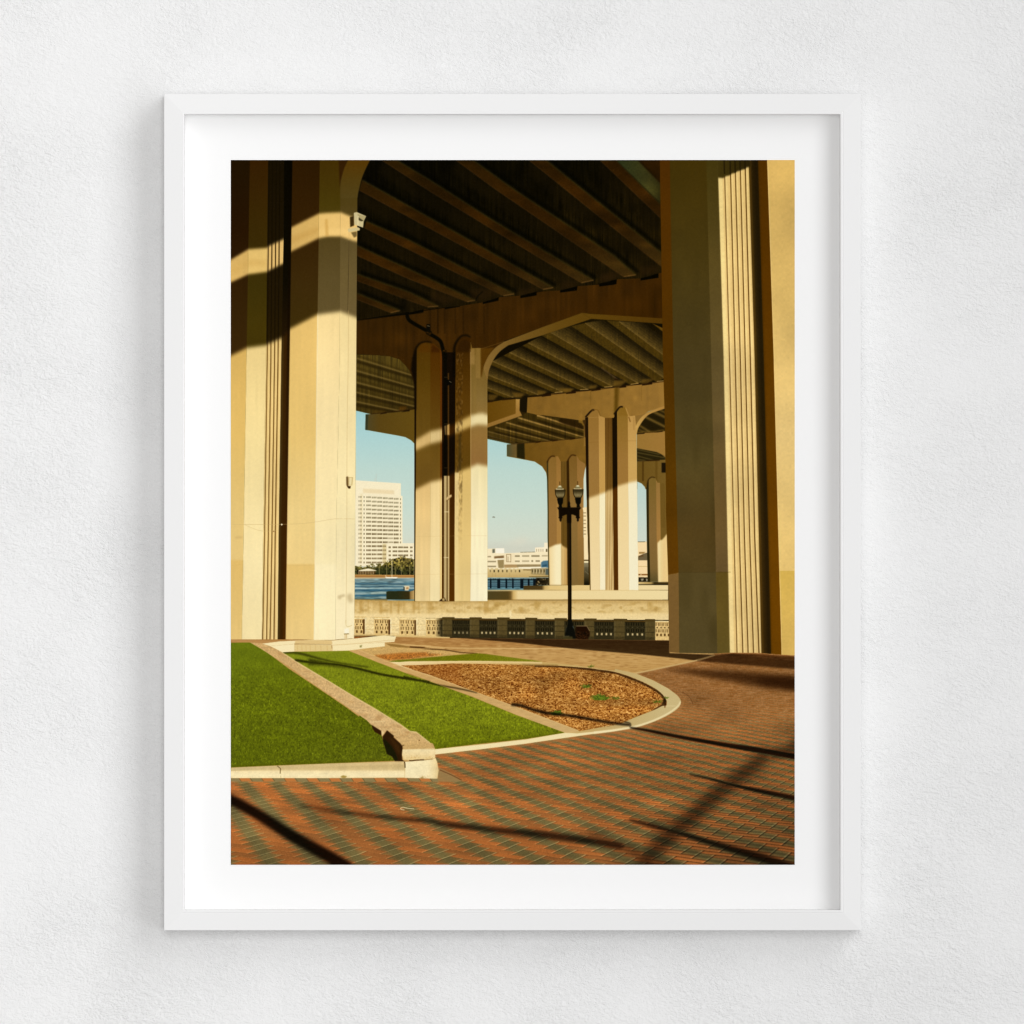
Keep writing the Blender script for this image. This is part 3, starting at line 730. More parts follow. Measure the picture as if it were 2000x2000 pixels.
    fill('C2 308,815 332,815 330,840 308,838', (190, 160, 100), .5)
    # ---- ceiling of the near span: girders
    CE = mask('A1 1205,0 1932,0 A2 1932,0 A3 640,0 640,1125 608,1130 440,1178 215,1185 0,1240 A2 1790,1238 1580,1250 1420,1292 1196,1302 1045,1340 838,1355 690,1405 470,1440 130,1470 0,1500 A1 1720,1495 1205,1575', .3)
    put(CE, ramp((.3, 1.), 560, (10, 8, 2), 700, (15, 11, 2), 880, (28, 20, 4)))
    grainy(CE, nv, .2)
    grainy(CE, noise(7, 16), .12)
    G = [('A2 1800,65 A3 210,65 640,490', 'A3 60,65 640,620', 0), ('A2 1290,65 1932,580 A3 640,940', 'A2 1130,65 1932,710 A3 640,1068', 0),
         ('A2 600,65 1000,350 1932,968 A3 395,1145', 'A2 440,65 800,330 1400,740 1932,1105 A3 280,1162', 1),
         ('A1 1620,65 A2 193,253 800,640 1735,1195', 'A1 1480,65 A2 193,357 870,770 1620,1220', 1),
         ('A1 1290,250 A2 193,609 1355,1265', 'A1 1262,345 A2 193,708 1260,1282', 1), ('A1 1330,640 A2 0,820 985,1325', 'A1 1310,700 A2 0,910 885,1342', 1),
         ('A1 1240,868 A2 0,1095 620,1385', 'A1 1240,962 A2 0,1185 540,1398', 1), ('A1 1240,1136 A2 0,1310 270,1440', 'A1 1240,1198 A2 0,1388 170,1448', 1),
         ('A1 1240,1318 1650,1482', 'A1 1240,1375 1560,1502', 1)]
    for up, lo, endl in G:
        u, l = pts(up), pts(lo)
        du = [(x + 6, y - 4) for x, y in u]
        # girder side, below the flange: slightly lighter near the flange
        dl = [(x - 6, y + 26) for x, y in l]
        fill(l + dl[::-1], (24, 17, 4), 3.5, .55, clip=CE)
        put(blur(cover(stroke(du, 7)), 2) * CE, (4, 4, 1), .8)
        M = mask(u + l[::-1], .8) * CE
        put(M, ramp((.3, 1.), 560, (40, 25, 4), 700, (46, 26, 3), 800, (46, 27, 4), 880, (54, 37, 10)))
        grainy(M, noise(30, 12), .1)
        put(blur(cover(stroke(u, 3.2)), 1) * CE, (46, 40, 12), .55)
        put(blur(cover(stroke(l, 1.4)), .7) * CE, (80, 50, 18), .5)
        if endl:
            put(blur(cover(stroke([l[-1], u[-1]], 2)), .7) * CE, (106, 74, 32), .75)
    fill('A3 215,65 415,65 640,290 640,480', ramp('x', 1205, (50, 56, 26), 1270, (60, 56, 22), 1295, (38, 34, 10)), 1, clip=CE)
    fill('A3 420,65 640,65 640,290', (42, 24, 3), 2, clip=CE)
    grainy(CE, noise(60, 30), .1)
    grainy(CE, n2, .04)
    for q in ('A2 560,1290 760,1265 850,1300 700,1390 600,1390', 'A2 1000,1300 1180,1260 1190,1320 1050,1350', 'A2 1440,1210 1570,1200 1560,1280 1420,1285', 'A3 80,1140 260,1120 200,1190 60,1210', 'A2 1800,1150 1932,1110 1932,1190 1800,1220', 'A3 420,1080 600,1050 600,1120 440,1160', 'A2 200,1290 460,1360 330,1430 200,1400'):
        fill(q, (44, 28, 8), 3, .5, clip=CE)
    line('A2 625,1395 640,1350 690,1300', 2, (10, 8, 3), .7, .8)
    fill('A1 1640,1380 1710,1360 1720,1500 1650,1500', (10, 8, 3), 2, .6)
    # ---- near right pier
    base = curve_y('C3 600,1322 710,1332 800,1342 1130,1345 1290,1336 1580,1340 1700,1352 1900,1366')
    e = [edge(q) for q in ('A3 620,0 650,1900 B3 665,700 680,1500 C3 680,0 700,600 712,1400', 'A3 715,0 748,1900 B3 790,1932 C3 800,600 806,1400', 'A3 1058,0 1105,1900 B3 1145,1932 C3 1166,1400', 'A3 1168,0 1225,1900 B3 1262,1932 C3 1286,1400', 'A3 1458,0 1515,1900 B3 1556,1932 C3 1582,1400', 'A3 1545,0 1600,1900 B3 1645,1932 C3 1672,1400', 'A3 1632,0 1695,1900 B3 1740,1932 C3 1772,1400')] + [np.full((PH, 1), 1560.)]
    yb = YY > curve_y('C3 690,596 780,582 800,572 1300,566 1400,572 1640,562 1750,556 1932,556')
    cu = [ramp('y', 313, (74, 42, 4), 600, (78, 46, 3), 900, (86, 54, 4), 1120, (88, 54, 6)), ramp('y', 313, (64, 48, 8), 500, (66, 52, 16), 700, (76, 62, 28), 900, (82, 68, 32), 1040, (78, 60, 26), 1270, (84, 70, 34)), ramp('y', 313, (66, 54, 14), 500, (84, 68, 28), 750, (100, 82, 44), 1000, (106, 82, 42), 1110, (102, 80, 44)), ramp('y', 330, (238, 204, 128), 700, (242, 208, 136), 1100, (243, 210, 138), 1270, (246, 212, 140)), ramp('y', 313, (40, 28, 6), 700, (46, 34, 10), 1270, (56, 38, 10)), ramp('y', 313, (80, 46, 2), 700, (92, 54, 2), 1270, (110, 66, 4)), ramp('y', 313, (218, 178, 98), 600, (226, 188, 108), 850, (232, 198, 126), 1100, (232, 196, 118))]
    cb = {0: (118, 88, 44), 1: ramp('y', 1120, (82, 68, 34), 1270, (86, 72, 38)), 2: ramp('y', 1120, (96, 76, 28), 1270, (100, 82, 34)), 6: ramp('y', 1120, (216, 178, 84), 1270, (224, 184, 96))}
    for i in range(7):
        M = between(e[i], e[i + 1] + 1.2, None, base)
        put(blur(M, .5, 0) if i in (2, 3) else M, cu[i])
        if i in cb:
            put(M * yb, cb[i])
    fl = [('A3 1228,0 1278,1900 B3 1322,1932 C3 1352,1400', 1.6), ('A3 1284,0 1332,1900 B3 1372,1932 C3 1407,1400', 2.0), ('A3 1330,0 1380,1900 B3 1420,1932 C3 1457,1400', 2.0), ('A3 1377,0 1427,1900 B3 1470,1932 C3 1508,1400', 2.0), ('A3 1424,0 1475,1900 B3 1517,1932 C3 1560,1400', 2.2)]
    shade = np.clip((1100 - YY) / 2000, 0, 1)
    for q, w in fl:
        x = edge(q)
        put(blur(between(x - 5.5, x - 1.5, None, base), 1), (222, 184, 112), .55)
        put(blur(between(x - w / 2, x + w / 2, None, base), .45, 0), (78, 46, 6), .95)
        put(blur(between(x + 1.4, x + 3.2, None, base), .6), (252, 222, 150), .5)
    put(blur(between(e[3] - .5, e[3] + 8, None, base), .8), ramp('y', 330, (246, 218, 142), 1270, (250, 222, 152)), .8)
    put(blur(between(e[4] - .5, e[4] + 4, None, base), 1.2), (120, 84, 26), .5)
    put(blur(between(e[5] - 8, e[5], None, base), 2), (24, 16, 4), .6)
    put(blur(between(e[6] - .3, e[6] + 1.5, None, base), .5), (246, 214, 140), .5)
    # shade above the sunlit flutes
    sh = between(e[3] - 2, e[4] + 3, None, curve_y('A3 1160,228 1220,232 1245,214 1285,205 1300,190 1335,182 1350,170 1380,160 1400,152 1428,146 1440,132 1480,125'))
    put(blur(sh, .8, 1.5), ramp('x', 1405, (64, 52, 14), 1415, (60, 48, 12), 1466, (42, 32, 8)))
    for q, w in fl:
        x = edge(q)
        put(blur(between(x - 1.5, x + 1, None, 340), .6) * sh, (28, 20, 4), .8)
    line('C3 700,592 795,578', 1, (140, 108, 56), .5, .6)
    line('C3 800,572 1290,568', 1, (60, 46, 18), .5, .5)
    RP = between(e[0], e[7], None, base)
    grainy(RP, noise(120, 120), .035)
    grainy(RP, n40, .02)
    grainy(RP, n4, .012)
    put(between(e[1], e[2], None, base) * np.clip(noise(18, 60) * .5, 0, 1), (58, 46, 16), .35)
    # ---- near left pier
    e = [np.full((PH, 1), 440.)] + [edge(q) for q in ('A1 233,0 217,905 200,1900 B1 172,1932 C1 155,1250', 'A1 405,0 395,900 385,1900 B1 357,1932 C1 345,1250', 'A1 556,0 550,820 530,1900 B1 505,1932 C1 495,1250', 'A1 632,0 605,1900 B1 580,1932 C1 567,1250', 'A1 892,0 865,1900 B1 848,1932 C1 836,1250', 'A1 1078,0 1085,400 1080,1900 B1 1045,1932 C1 1040,1250', 'A1 1245,0 1246,420 1236,1900 B1 1225,1932 C1 1215,1250')]
    base = curve_y('C1 0,1206 340,1206 570,1202 840,1208 1000,1210 1100,1200 1230,1192')
    cu = [ramp('y', 313, (30, 18, 3), 450, (38, 20, 3), 600, (50, 32, 7), 700, (58, 38, 10)), ramp('y', 313, (50, 28, 3), 420, (56, 38, 5), 560, (58, 46, 8), 640, (66, 52, 8), 690, (64, 50, 8)), ramp('y', 313, (22, 15, 3), 600, (32, 22, 5), 690, (40, 28, 5)), ramp('y', 313, (8, 6, 1), 550, (14, 10, 2), 700, (40, 24, 6), 1250, (52, 30, 4)), ramp('y', 313, (44, 25, 3), 450, (50, 30, 5), 560, (58, 40, 10), 640, (60, 44, 10)), ramp('y', 313, (66, 46, 5), 400, (70, 56, 10), 470, (80, 64, 28), 540, (90, 74, 38), 610, (94, 78, 42)), ramp('y', 313, (70, 54, 14), 400, (78, 62, 22), 470, (92, 76, 40), 540, (106, 88, 48), 610, (108, 90, 52))]
    cl = [ramp('y', 690, (220, 179, 96), 850, (226, 187, 104), 1000, (230, 197, 122), 1092, (232, 199, 126), 1096, (228, 189, 108), 1250, (232, 197, 122)), ramp('y', 690, (240, 211, 140), 850, (244, 219, 152), 1100, (247, 227, 170), 1250, (248, 227, 168)), ramp('y', 690, (242, 209, 134), 1250, (245, 215, 146)), (58, 34, 6), ramp('y', 640, (226, 187, 108), 850, (229, 193, 114), 1000, (235, 205, 134), 1100, (236, 205, 134), 1104, (227, 191, 114), 1250, (234, 201, 130)), ramp('y', 620, (242, 213, 148), 800, (245, 221, 162), 1000, (247, 227, 172), 1100, (247, 230, 178), 1104, (249, 233, 184), 1250, (249, 233, 184)), ramp('y', 620, (243, 217, 152), 800, (245, 223, 164), 1000, (246, 228, 174), 1250, (249, 233, 188))]
    bandc = [(214, 174, 98), (228, 190, 110), (226, 186, 112), (30, 20, 4), (212, 172, 96), (230, 190, 112), (232, 192, 116)]
    low = between(0, 3000, curve_y('A1 0,1925 55,1905 205,1832 385,1808 400,1800 550,1735 605,1655 870,1518 1085,1490 1240,1548 1300,1560'), 3000)
    low = blur(low, 1.4, 3.2)
    bnd = cover(pts('A1 0,1030 55,1000 217,903 395,890 405,875 550,808 560,800 562,725 620,697 880,567 960,560 1090,555 1130,572 1260,625 1260,835 1200,822 1085,782 960,782 880,800 620,926 560,960 555,1035 400,1110 395,1116 217,1140 55,1215 0,1245'))
    bnd = blur(bnd, 1.6, 2.8)
    topc = None
    for i in range(7):
        M = between(e[i], e[i + 1] + (1.2 if i < 6 else 0), topc, base)
        put(M, cu[i])
        if i != 3:
            put(M * bnd, bandc[i])
            put(M * low, cl[i])
        else:
            put(M * low * .8, cl[i])
    # darker streaks inside the sun band
    put(blur(cover(pts('A1 880,720 1175,700 1240,760 1240,790 1090,770 880,790')), 3) * bnd * between(e[5], e[7]), (246, 206, 128), .5)
    put(blur(cover(pts('A1 620,790 880,690 880,740 620,850')), 3) * bnd * between(e[4], e[5]), (196, 152, 76), .6)
    put(blur(cover(pts('A1 55,1080 217,1000 395,1010 395,1060 217,1060 55,1150')), 3) * bnd * between(e[0], e[2]), (208, 166, 88), .5)
    put(blur(cover(pts('A1 940,620 965,620 975,790 945,790')), 1.5) * bnd, (190, 142, 62), .5)
    # flutes
    for q, w in (('A1 413,0 396,1900 B1 370,1932 C1 352,1250', 1.5), ('A1 447,0 430,1900 B1 405,1932 C1 389,1250', 1.7), ('A1 482,0 465,1900 B1 440,1932 C1 421,1250', 1.7), ('A1 516,0 498,1900 B1 471,1932 C1 459,1250', 1.9)):
        x = edge(q)
        put(blur(between(x - w / 2, x + w / 2, None, base), .45), (16, 10, 2), .75)
        put(blur(between(x - w / 2, x + w / 2, None, base), .45) * low, (118, 76, 20), .85)
        put(blur(between(x + 1.5, x + 3.5, None, base), .8) * low, (222, 180, 108), .55)
        put(blur(between(x - w / 2, x + w / 2, None, base), .45) * bnd, (60, 38, 8), .85)
    put(blur(between(e[3], e[3] + 4, None, base), 1) * low, (66, 50, 20), .7)
    put(blur(between(e[4] - 5, e[4], None, base), 1), ramp('y', 313, (7, 5, 1), 650, (20, 10, 2), 1250, (78, 42, 4)), .7)
    put(blur(between(e[5] - .8, e[5] + .8, None, base), .5) * low, (253, 240, 200), .6)
    # arch spring at the top
    fill('A1 1070,60 1080,330 1090,250 1120,150 1165,40', (50, 28, 4), 1)
    fill(pts('A1 1165,40') + smooth(pts('A1 1160,65 1120,150 1095,250 1086,330 1085,420')) + smooth(pts('A1 1246,420 1262,335 1290,230 1325,145 1372,50')), ramp('y', 313, (84, 54, 6), 350, (80, 60, 16), 385, (80, 64, 24), 400, (80, 64, 24)), .6)
    LP = between(e[0], e[7], None, base)
    grainy(LP, noise(100, 140), .02)
    grainy(LP, nv2, .006)
    grainy(LP, n4, .005)
    for q in (('C1 60,505 165,495', (214, 176, 100)), ('C1 585,505 838,503', (216, 182, 108))):
        line(q[0], 1, q[1], .6, .6)
    # conduit, boxes, wires
    line('A1 1180,735 1165,800 1160,1900 B1 1150,800 1145,1932 C1 1138,1050', .9, (196, 162, 104), .4, .55)
    line('A1 1165,820 1158,1480', 1, (40, 30, 10), .4, .8)
    fill('A1 1175,600 1215,590 1215,680 1178,695', (58, 42, 14), .7)
    fill('A1 1212,560 1240,552 1328,590 1306,640 1300,700 1218,672', (206, 190, 140), .5)
    fill('A1 1245,570 1328,594 1304,636 1258,610', (176, 160, 110), .5)
    fill('A1 1255,600 1305,636 1282,640 1255,628', (70, 60, 34), .5)
    fill('A1 1250,590 1258,590 1256,680 1246,678', (232, 214, 160), .4)
    fill('A1 1155,712 1250,695 1270,706 1268,726 1162,742', (212, 192, 136), .5)
    fill('A1 1185,745 1240,735 1240,780 1215,795', (64, 50, 20), .8, .7)
    fill('B1 1158,1362 1205,1362 1198,1440 1152,1440', (206, 180, 118), .5)
    fill('B1 1170,1368 1195,1368 1190,1436 1168,1436', (240, 220, 166), .5)
    fill('B1 1140,1360 1158,1355 1160,1450 1182,1470 1165,1470 1142,1440', (84, 56, 20), .6, .85)
    fill('B1 1150,1445 1185,1448 1178,1470 1160,1468', (60, 38, 12), .5)
    line('B1 60,1810 500,1808 700,1802 848,1786 1040,1756 1220,1758', .7, (206, 174, 110), .4, .7)
    line('B1 180,1810 330,1868 500,1865', .7, (212, 182, 118), .4, .7)
    fill('B1 522,1806 535,1800 542,1812 530,1820', (250, 238, 200), .4)
    fill('B1 452,1868 462,1870 460,1880 450,1878', (110, 70, 30), .4, .8)
    fill('C1 1060,790 1125,775 1128,800 1095,805 1092,825 1062,822', (206, 184, 136), 1.6, .8)
    fill('C1 1145,785 1190,765 1198,820 1210,830 1190,860 1165,850 1150,820', (200, 178, 130), 2, .8)
    fill('C1 1122,1105 1165,1095 1168,1150 1125,1150', (252, 244, 214), .8)
    line('C1 1120,1152 1168,1150', 1.3, (120, 92, 40), .4)
    for x in (1130, 1144):
        line('C1 %d,1152 %d,1196' % (x, x), 1, (190, 150, 84), .3)
    line('C1 1138,1020 1140,1070 1160,1082 1196,1070', .9, (206, 178, 110), .4, .8)
    fill('C1 85,232 160,230 165,248 95,252', (206, 172, 106), 1.2, .6)
    # ---- street lamp
    put(between(edge('E8 925,1600 925,1932 F1 527,0 527,700'), edge('E8 1072,1600 1072,1932 F1 604,0 604,700'), curve_y('E8 0,1600 1932,1600'), curve_y('F1 0,700 1932,700')), ramp('x', 1108, (16, 9, 1), 1111, (46, 28, 4), 1113, (20, 14, 4), 1117, (14, 10, 3)))
    fill('E8 540,1375 600,1470 610,1740 585,1762 640,1812 625,1852 670,1930 715,1852 700,1812 748,1770 730,1712 850,1655 915,1640 915,1960 1080,1960 1080,1640 1150,1650 1262,1702 1245,1760 1300,1812 1280,1862 1325,1928 1370,1862 1355,1812 1412,1760 1385,1730 1385,1480 1455,1375', (17, 10, 3), .5)
    fill('E8 925,1380 950,1290 945,1220 992,1125 1038,1220 1030,1290 1062,1380', (16, 10, 3), .5)
    for dx, dy in ((0, 0), (676, -15)):
        def sh_(s):
            return 'E8 ' + ' '.join('%g,%g' % (float(w.split(',')[0]) + dx, float(w.split(',')[1]) + dy) for w in s.split())
        fill(sh_('598,1395 612,1290 570,1220 540,1060 560,1010 772,1010 760,1210 715,1290 735,1395'), (12, 10, 4), .5)
        fill(sh_('468,705 850,705 832,860 772,1020 545,1020 488,900'), ramp('y', 955, (44, 36, 16), 960, (62, 52, 26), 967, (140, 124, 82), 970, (120, 104, 62), 973, (28, 22, 8)), .5)
        line(sh_('470,705 490,890 548,1020'), 1.4, (34, 24, 6), .4)
        line(sh_('848,705 830,870 772,1020'), 1.4, (36, 28, 8), .4)
        for x in (560, 610, 700, 760):
            line(sh_('%d,800 %d,980' % (x, x + (655 - x) // 6)), .5, (60, 48, 22), .4, .5)
        fill(sh_('545,655 600,555 690,555 745,655'), (150, 142, 100), .6)
        fill(sh_('590,600 612,558 685,558 700,600'), (240, 230, 188), .6)
        fill(sh_('500,668 785,664 792,698 496,698'), (228, 218, 172), .5)
        line(sh_('540,655 745,655'), 1, (52, 46, 22), .4, .9)
        line(sh_('642,400 648,545'), 1.3, (60, 34, 6), .4, .9)
    fill('F1 525,650 606,650 640,780 650,830 680,930 695,1045 455,1045 480,880 510,800 525,720', (13, 13, 8), .6)
    fill('F1 430,1010 620,1000 640,1085 430,1088', (60, 52, 24), .8)
    fill('F1 430,990 560,985 560,1012 430,1015', (84, 76, 44), .8, .8)
    line('F1 630,780 650,830', 1.5, (96, 110, 110), .6, .6)
    line('F1 500,800 480,900', 1.2, (60, 66, 58), .6, .5)
    fill('F1 700,790 925,790 988,900 988,985 930,1082 690,1082 680,900', (34, 18, 6), .8)
    fill('F1 700,790 920,790 975,880 900,905 720,880', (30, 13, 3), .8)
    line('F1 705,783 925,783 982,885', 1.3, (150, 126, 84), .5, .9, curve=False)
    grainy(mask('F1 690,900 985,900 940,1080 690,1080'), n2, .4)
    # ---- plaza beyond the beds
    GM = mask('C1 1600,1180 1932,1172 C2 0,1172 380,1188 1932,1206 C3 712,1212 712,1322 800,1330 1140,1336 1300,1328 1580,1332 1780,1348 1932,1356 D3 1932,1932 D1 0,1932 C1 0,1205 570,1202 1000,1210 1230,1192 1400,1178', .3)
    put(GM, ramp('y', 1240, (172, 122, 66), 1262, (178, 130, 70), 1275, (198, 154, 90), 1320, (194, 150, 84)))
    put(GM * np.clip(nh * .5, 0, 1), (150, 104, 52), .55)
    put(GM * np.clip(-nh * .5, 0, 1), (216, 176, 112), .45)
    line('C2 -350,1258 0,1258 350,1282 800,1288 1600,1292 1932,1300', 1.8, (226, 190, 124), .6, .8)
    line('C2 0,1238 400,1262 640,1280', 1, (176, 132, 72), .6, .5)
    fill('C1 1590,1165 1932,1165 C2 0,1165 380,1180 380,1192 0,1182 C1 1600,1180', (222, 188, 120), .5)
    # ---- herringbone brick paving
    BR = mask('C3 390,1525 970,1402 1140,1336 1300,1328 1580,1332 1780,1348 1960,1358 D3 1960,1960 D1 0,1960 0,1060 D2 270,1060 240,840 1100,736 1932,620 D3 380,585 560,530 700,465 790,400 822,345 790,285 700,215 560,140', .3)
    Hm = np.array([[0.22321464, 0.5123647, 0.02999676], [-0.07071937, 0.05515374, 0.16645985], [0.10494396, -0.06673052, 1.]])
    Hi = np.linalg.inv(Hm)
    acc = np.zeros((PH, PW, 3), np.float32)
    SS = [(a, b) for a in (-.34, 0, .34) for b in (-.34, 0, .34)]
    h1 = rng.uniform(-1, 1, (512, 512)).astype(np.float32)
    wob = noise(30, 14) * .5
    RG = (np.clip((XX - 1080) / 300, 0, 1) * np.clip((YY - 1400) / 120, 0, 1))[..., None]
    for dx, dy in SS:
        X, Y = (XX + dx - 1000) / 500, (YY + dy + wob - 1550) / 500
        d = Hi[2, 0] * X + Hi[2, 1] * Y + Hi[2, 2]
        a, b = 10 * (Hi[0, 0] * X + Hi[0, 1] * Y + Hi[0, 2]) / d, 10 * (Hi[1, 0] * X + Hi[1, 1] * Y + Hi[1, 2]) / d
        i, j = np.floor(a).astype(int), np.floor(b).astype(int)
        k = (i + j) % 4
        fa, fb = a - i, b - j
        # k 0,1: grey brick lying along a ; k 2,3: red brick lying along b
        grey = k < 2
        la = np.where(grey, fa + k, fa)                  # along a, 0..2 or 0..1
        lb = np.where(grey, fb, fb + (k == 3))
        wa, wb = np.where(grey, 2., 1.), np.where(grey, 1., 2.)
        bi, bj = np.where(grey, i - k, i), np.where(grey, j, j - (k == 3))
        v = h1[bi % 512, bj % 512]
        ea, eb = np.minimum(la, wa - la), np.minimum(lb, wb - lb)
        c = (gw := (np.where(grey, .6, 0.) + .4 * np.clip(1.5 - np.abs((a + b) % 4 - 1.5) * 1.5, 0, 1))[..., None]) * np.array((113, 99, 58), np.float32) + (1 - gw) * np.array((170, 102, 50), np.float32)
        c = c * (1 + .085 * v[..., None]) + (v * 5)[..., None] * np.array((1, -.2, -.5), np.float32) * (~grey[..., None])
        # rounded brick edges: the edge turned to the low sun is bright, the other dark
        lj = np.clip(1.25 - np.abs(wb - lb - .05) / .07, 0, 1)
        dj = np.clip(1 - np.abs(lb - .05) / .1, 0, 1)
        c = c + lj[..., None] * np.where(grey[..., None], np.array((58, 56, 42), np.float32), np.array((44, 40, 30), np.float32)) * (1 - .35 * RG)
        c = c * (1 - (.2 + .3 * RG) * dj[..., None])
        l2 = np.clip(1 - np.abs(la - .06) / .13, 0, 1)
        d2 = np.clip(1 - np.abs(wa - la - .06) / .16, 0, 1)
        w2 = np.where(grey, .5, 1)
        c = c * (1 - (.1 + .34 * RG) * (d2 * w2)[..., None]) + (l2 * w2)[..., None] * np.array((20, 15, 8), np.float32) * (1 - RG)
        c = c * (1 + RG * .13 * np.sin(la / wa * 3.14 * np.where(grey, 2, 1) * 1.5)[..., None])
        acc += c
    acc /= len(SS)
    # far away the bricks merge
    far = np.clip((1455 - YY) / 75, 0, 1) * np.clip((XX - 1000) / 200, 0, 1)
    mix = np.array((152, 102, 54), np.float32) + (nh * 10 + n2 * 6)[..., None]
    acc = acc * (1 - far[..., None] * .7) + mix * far[..., None] * .7
    acc *= (1 + .045 * n1 + .06 * noise(70, 30))[..., None]
    acc *= (1.0 - .24 * np.clip((XX - 1150) / 400, 0, 1) * np.clip((YY - 1380) / 200, 0, 1) - .08 * np.clip((YY - 1600) / 90, 0, 1))[..., None]
    # worn grooves: dark streaks along the rows at the right
    put(BR, acc)
    for q in ('D1 40,1062 1700,1062 D2 0,1062 270,1065 270,1100 0,1092 D1 1700,1098 40,1094',):
        M = fill(q, (150, 128, 82), .5)
        for k in range(20):
            x = 20 + k * 106
            c = (196, 118, 58) if k % 2 else (140, 122, 78)
            fill('D1 %d,1060 %d,1060 %d,1096 %d,1096' % (x, x + 98, x + 124, x + 26), c, .5, .9, clip=M)
            line('D1 %d,1060 %d,1096' % (x, x + 26), 1, (92, 66, 30), .4, .8, clip=M)
    fill('D2 270,960 400,1020 500,1085 420,1098 265,1095', (156, 124, 76), .8, .9)
    line('D2 285,985 400,1035 490,1082', 1.4, (84, 44, 14), .5, .8)
    # bricks beside the kerb run along it
    line('D2 240,850 700,800 1100,748 1932,632 D3 380,598 570,545 720,478 815,405 845,340', 4, (168, 118, 66), 1, .55)
    line('C3 830,1700 900,1745 935,1815', 1, (84, 48, 18), .4, .7)
    fill('C3 800,1745 840,1790 820,1860 900,1800 860,1740', (170, 116, 58), 3, .3)
    # ---- planting bed with bark chips, kerbs
    kerb = 'F2 850,990 1932,975 C2 0,1410 600,1403 1000,1408 1250,1415 1500,1440 1932,1498 C3 200,1480 400,1525 560,1590 700,1665 790,1735 822,1795 D3 790,405 700,468 560,532 380,588 150,622 0,640 D2 1932,620 1750,642 1400,692 1100,737 700,787 242,840 240,790 700,742 1100,696 1465,634'
    kp = pts(kerb)
    KM = fill(kp[:11] + smooth(kp[11:20], 6) + kp[20:], ramp('x', 760, (240, 214, 158), 900, (226, 194, 128), 1050, (206, 170, 100), 1200, (198, 170, 110), 1300, (206, 184, 128)), .4)
    bedp = pts('F2 1105,1072 1500,1062 1932,1045 C2 400,1430 900,1438 1400,1452 1700,1475 1932,1508') + smooth(pts('C3 30,1478 250,1525 450,1600 590,1675 660,1740 687,1795 670,1850 D3 650,380 560,422 380,492 250,548 60,592 D2 1932,558 1700,602 1600,620')) + pts('D2 1580,606 1430,550 960,372 500,205 200,92 0,30 F2 1932,1365 1500,1210')
    BM = cover(bedp)
    chips = np.clip(noise(2.4, 1.1) * .5 + n1 * .4 + noise(6, 2.2) * .22, -1.3, 1.3)
    small = np.clip((1330 - YY) / 60, 0, 1)
    chips = chips * (1 - .35 * small)
    bc = np.where(chips[..., None] > 0, np.array((174, 114, 46)) + chips[..., None] * np.array((54, 58, 50)), np.array((174, 114, 46)) + chips[..., None] * np.array((76, 68, 36)))
    bc = bc * (1 + .07 * noise(30, 14))[..., None]
    put(BM, bc.astype(np.float32))
    grainy(BM, between(0, 3000, None, 1330) * 1., -.04)
    put(blur(BM * between(780, 900), 4) * BM, (176, 92, 30), .25)
    # shade of the kerb on the bed
    line('C2 1180,1452 1500,1462 1932,1516 C3 250,1534 450,1612 590,1690 655,1752 672,1800 660,1850 D3 640,380 555,428', 4.5, (36, 18, 4), 1, .8, w1=3, clip=BM)
    line('D3 380,494 470,462 560,425', 1.5, (40, 22, 6), .6, .8, clip=BM)
    line('F5 1420,470 1560,600 1610,680 1560,780', 5, (24, 16, 4), 1.2, .85, clip=BM)
    # kerb front and top highlights
    line('D3 0,634 150,616 380,578 560,520 700,452 790,385 815,340', 5, (248, 230, 178), .8, .85, w1=2)
    fill('D2 240,838 700,786 1100,737 1400,692 1750,642 1932,620 D3 300,598 D2 1932,606 1580,640 1465,634 1100,697 700,743 240,790', (248, 231, 180), .5, .9)
    line('C2 -150,1418 0,1416 600,1410 1250,1425', 3.4, (246, 222, 166), .8, .55)
    line('C3 650,1832 770,1830', 1, (236, 214, 160), .4, .8)
    fill('C2 1050,1432 1250,1436 1400,1440 1400,1456 1080,1450', (140, 108, 54), 1, .6)
    # weeds
    for x, y, r, n in ((1172, 1363, 15, 70), (1180, 1364, 10, 40), (1087, 1393, 12, 60), (1203, 1364, 9, 22), (1145, 1341, 10, 30), (1283, 1371, 9, 24), (1166, 1365, 8, 24), (1300, 1363, 6, 14), (1155, 1302, 8, 10)):
        for _ in range(n):
            an, q = rng.uniform(3.4, 6.1), rng.uniform(.3, 1) * r
            bx_, by_ = x + rng.uniform(-r, r) * .7, y + rng.uniform(-.1, .35) * r
            g = rng.uniform(.55, 1.35)
            M = cover(stroke([(bx_, by_), (bx_ + q * np.cos(an) * .5, by_ + q * np.sin(an) * .45), (bx_ + q * np.cos(an), by_ + q * np.sin(an) * .6)], 2., .7))
            put(M, (88 * g, 106 * g, 26 * g), .85 if n > 25 else .5)
    # ---- small beds at the back
    fill('C1 1200,1305 1350,1285 1510,1265 1510,1240 1740,1282 1932,1292 C2 100,1280 350,1300 620,1335 300,1362 0,1388 C1 1932,1380 1550,1412 1420,1375', (206, 166, 98), .5)
    SB = mask('C1 1200,1305 1510,1265 1740,1282 1932,1292 C2 350,1300 620,1335 0,1388 C1 1550,1412')
    grainy(SB, chips, .12)
    fill('C1 1400,1352 1480,1345 1650,1330 1932,1322 C2 150,1335 330,1345 200,1362 0,1378 C1 1932,1375 1700,1392 1550,1400 1460,1385', (172, 100, 34), 1.2, .85)
    grainy(mask('C1 1400,1352 1932,1322 C2 330,1345 0,1378 C1 1932,1375 1550,1400', 1), chips, .28)
    fill('C1 1505,1236 1600,1240 1740,1272 1740,1282 1640,1278 1560,1268', (150, 112, 54), .6)
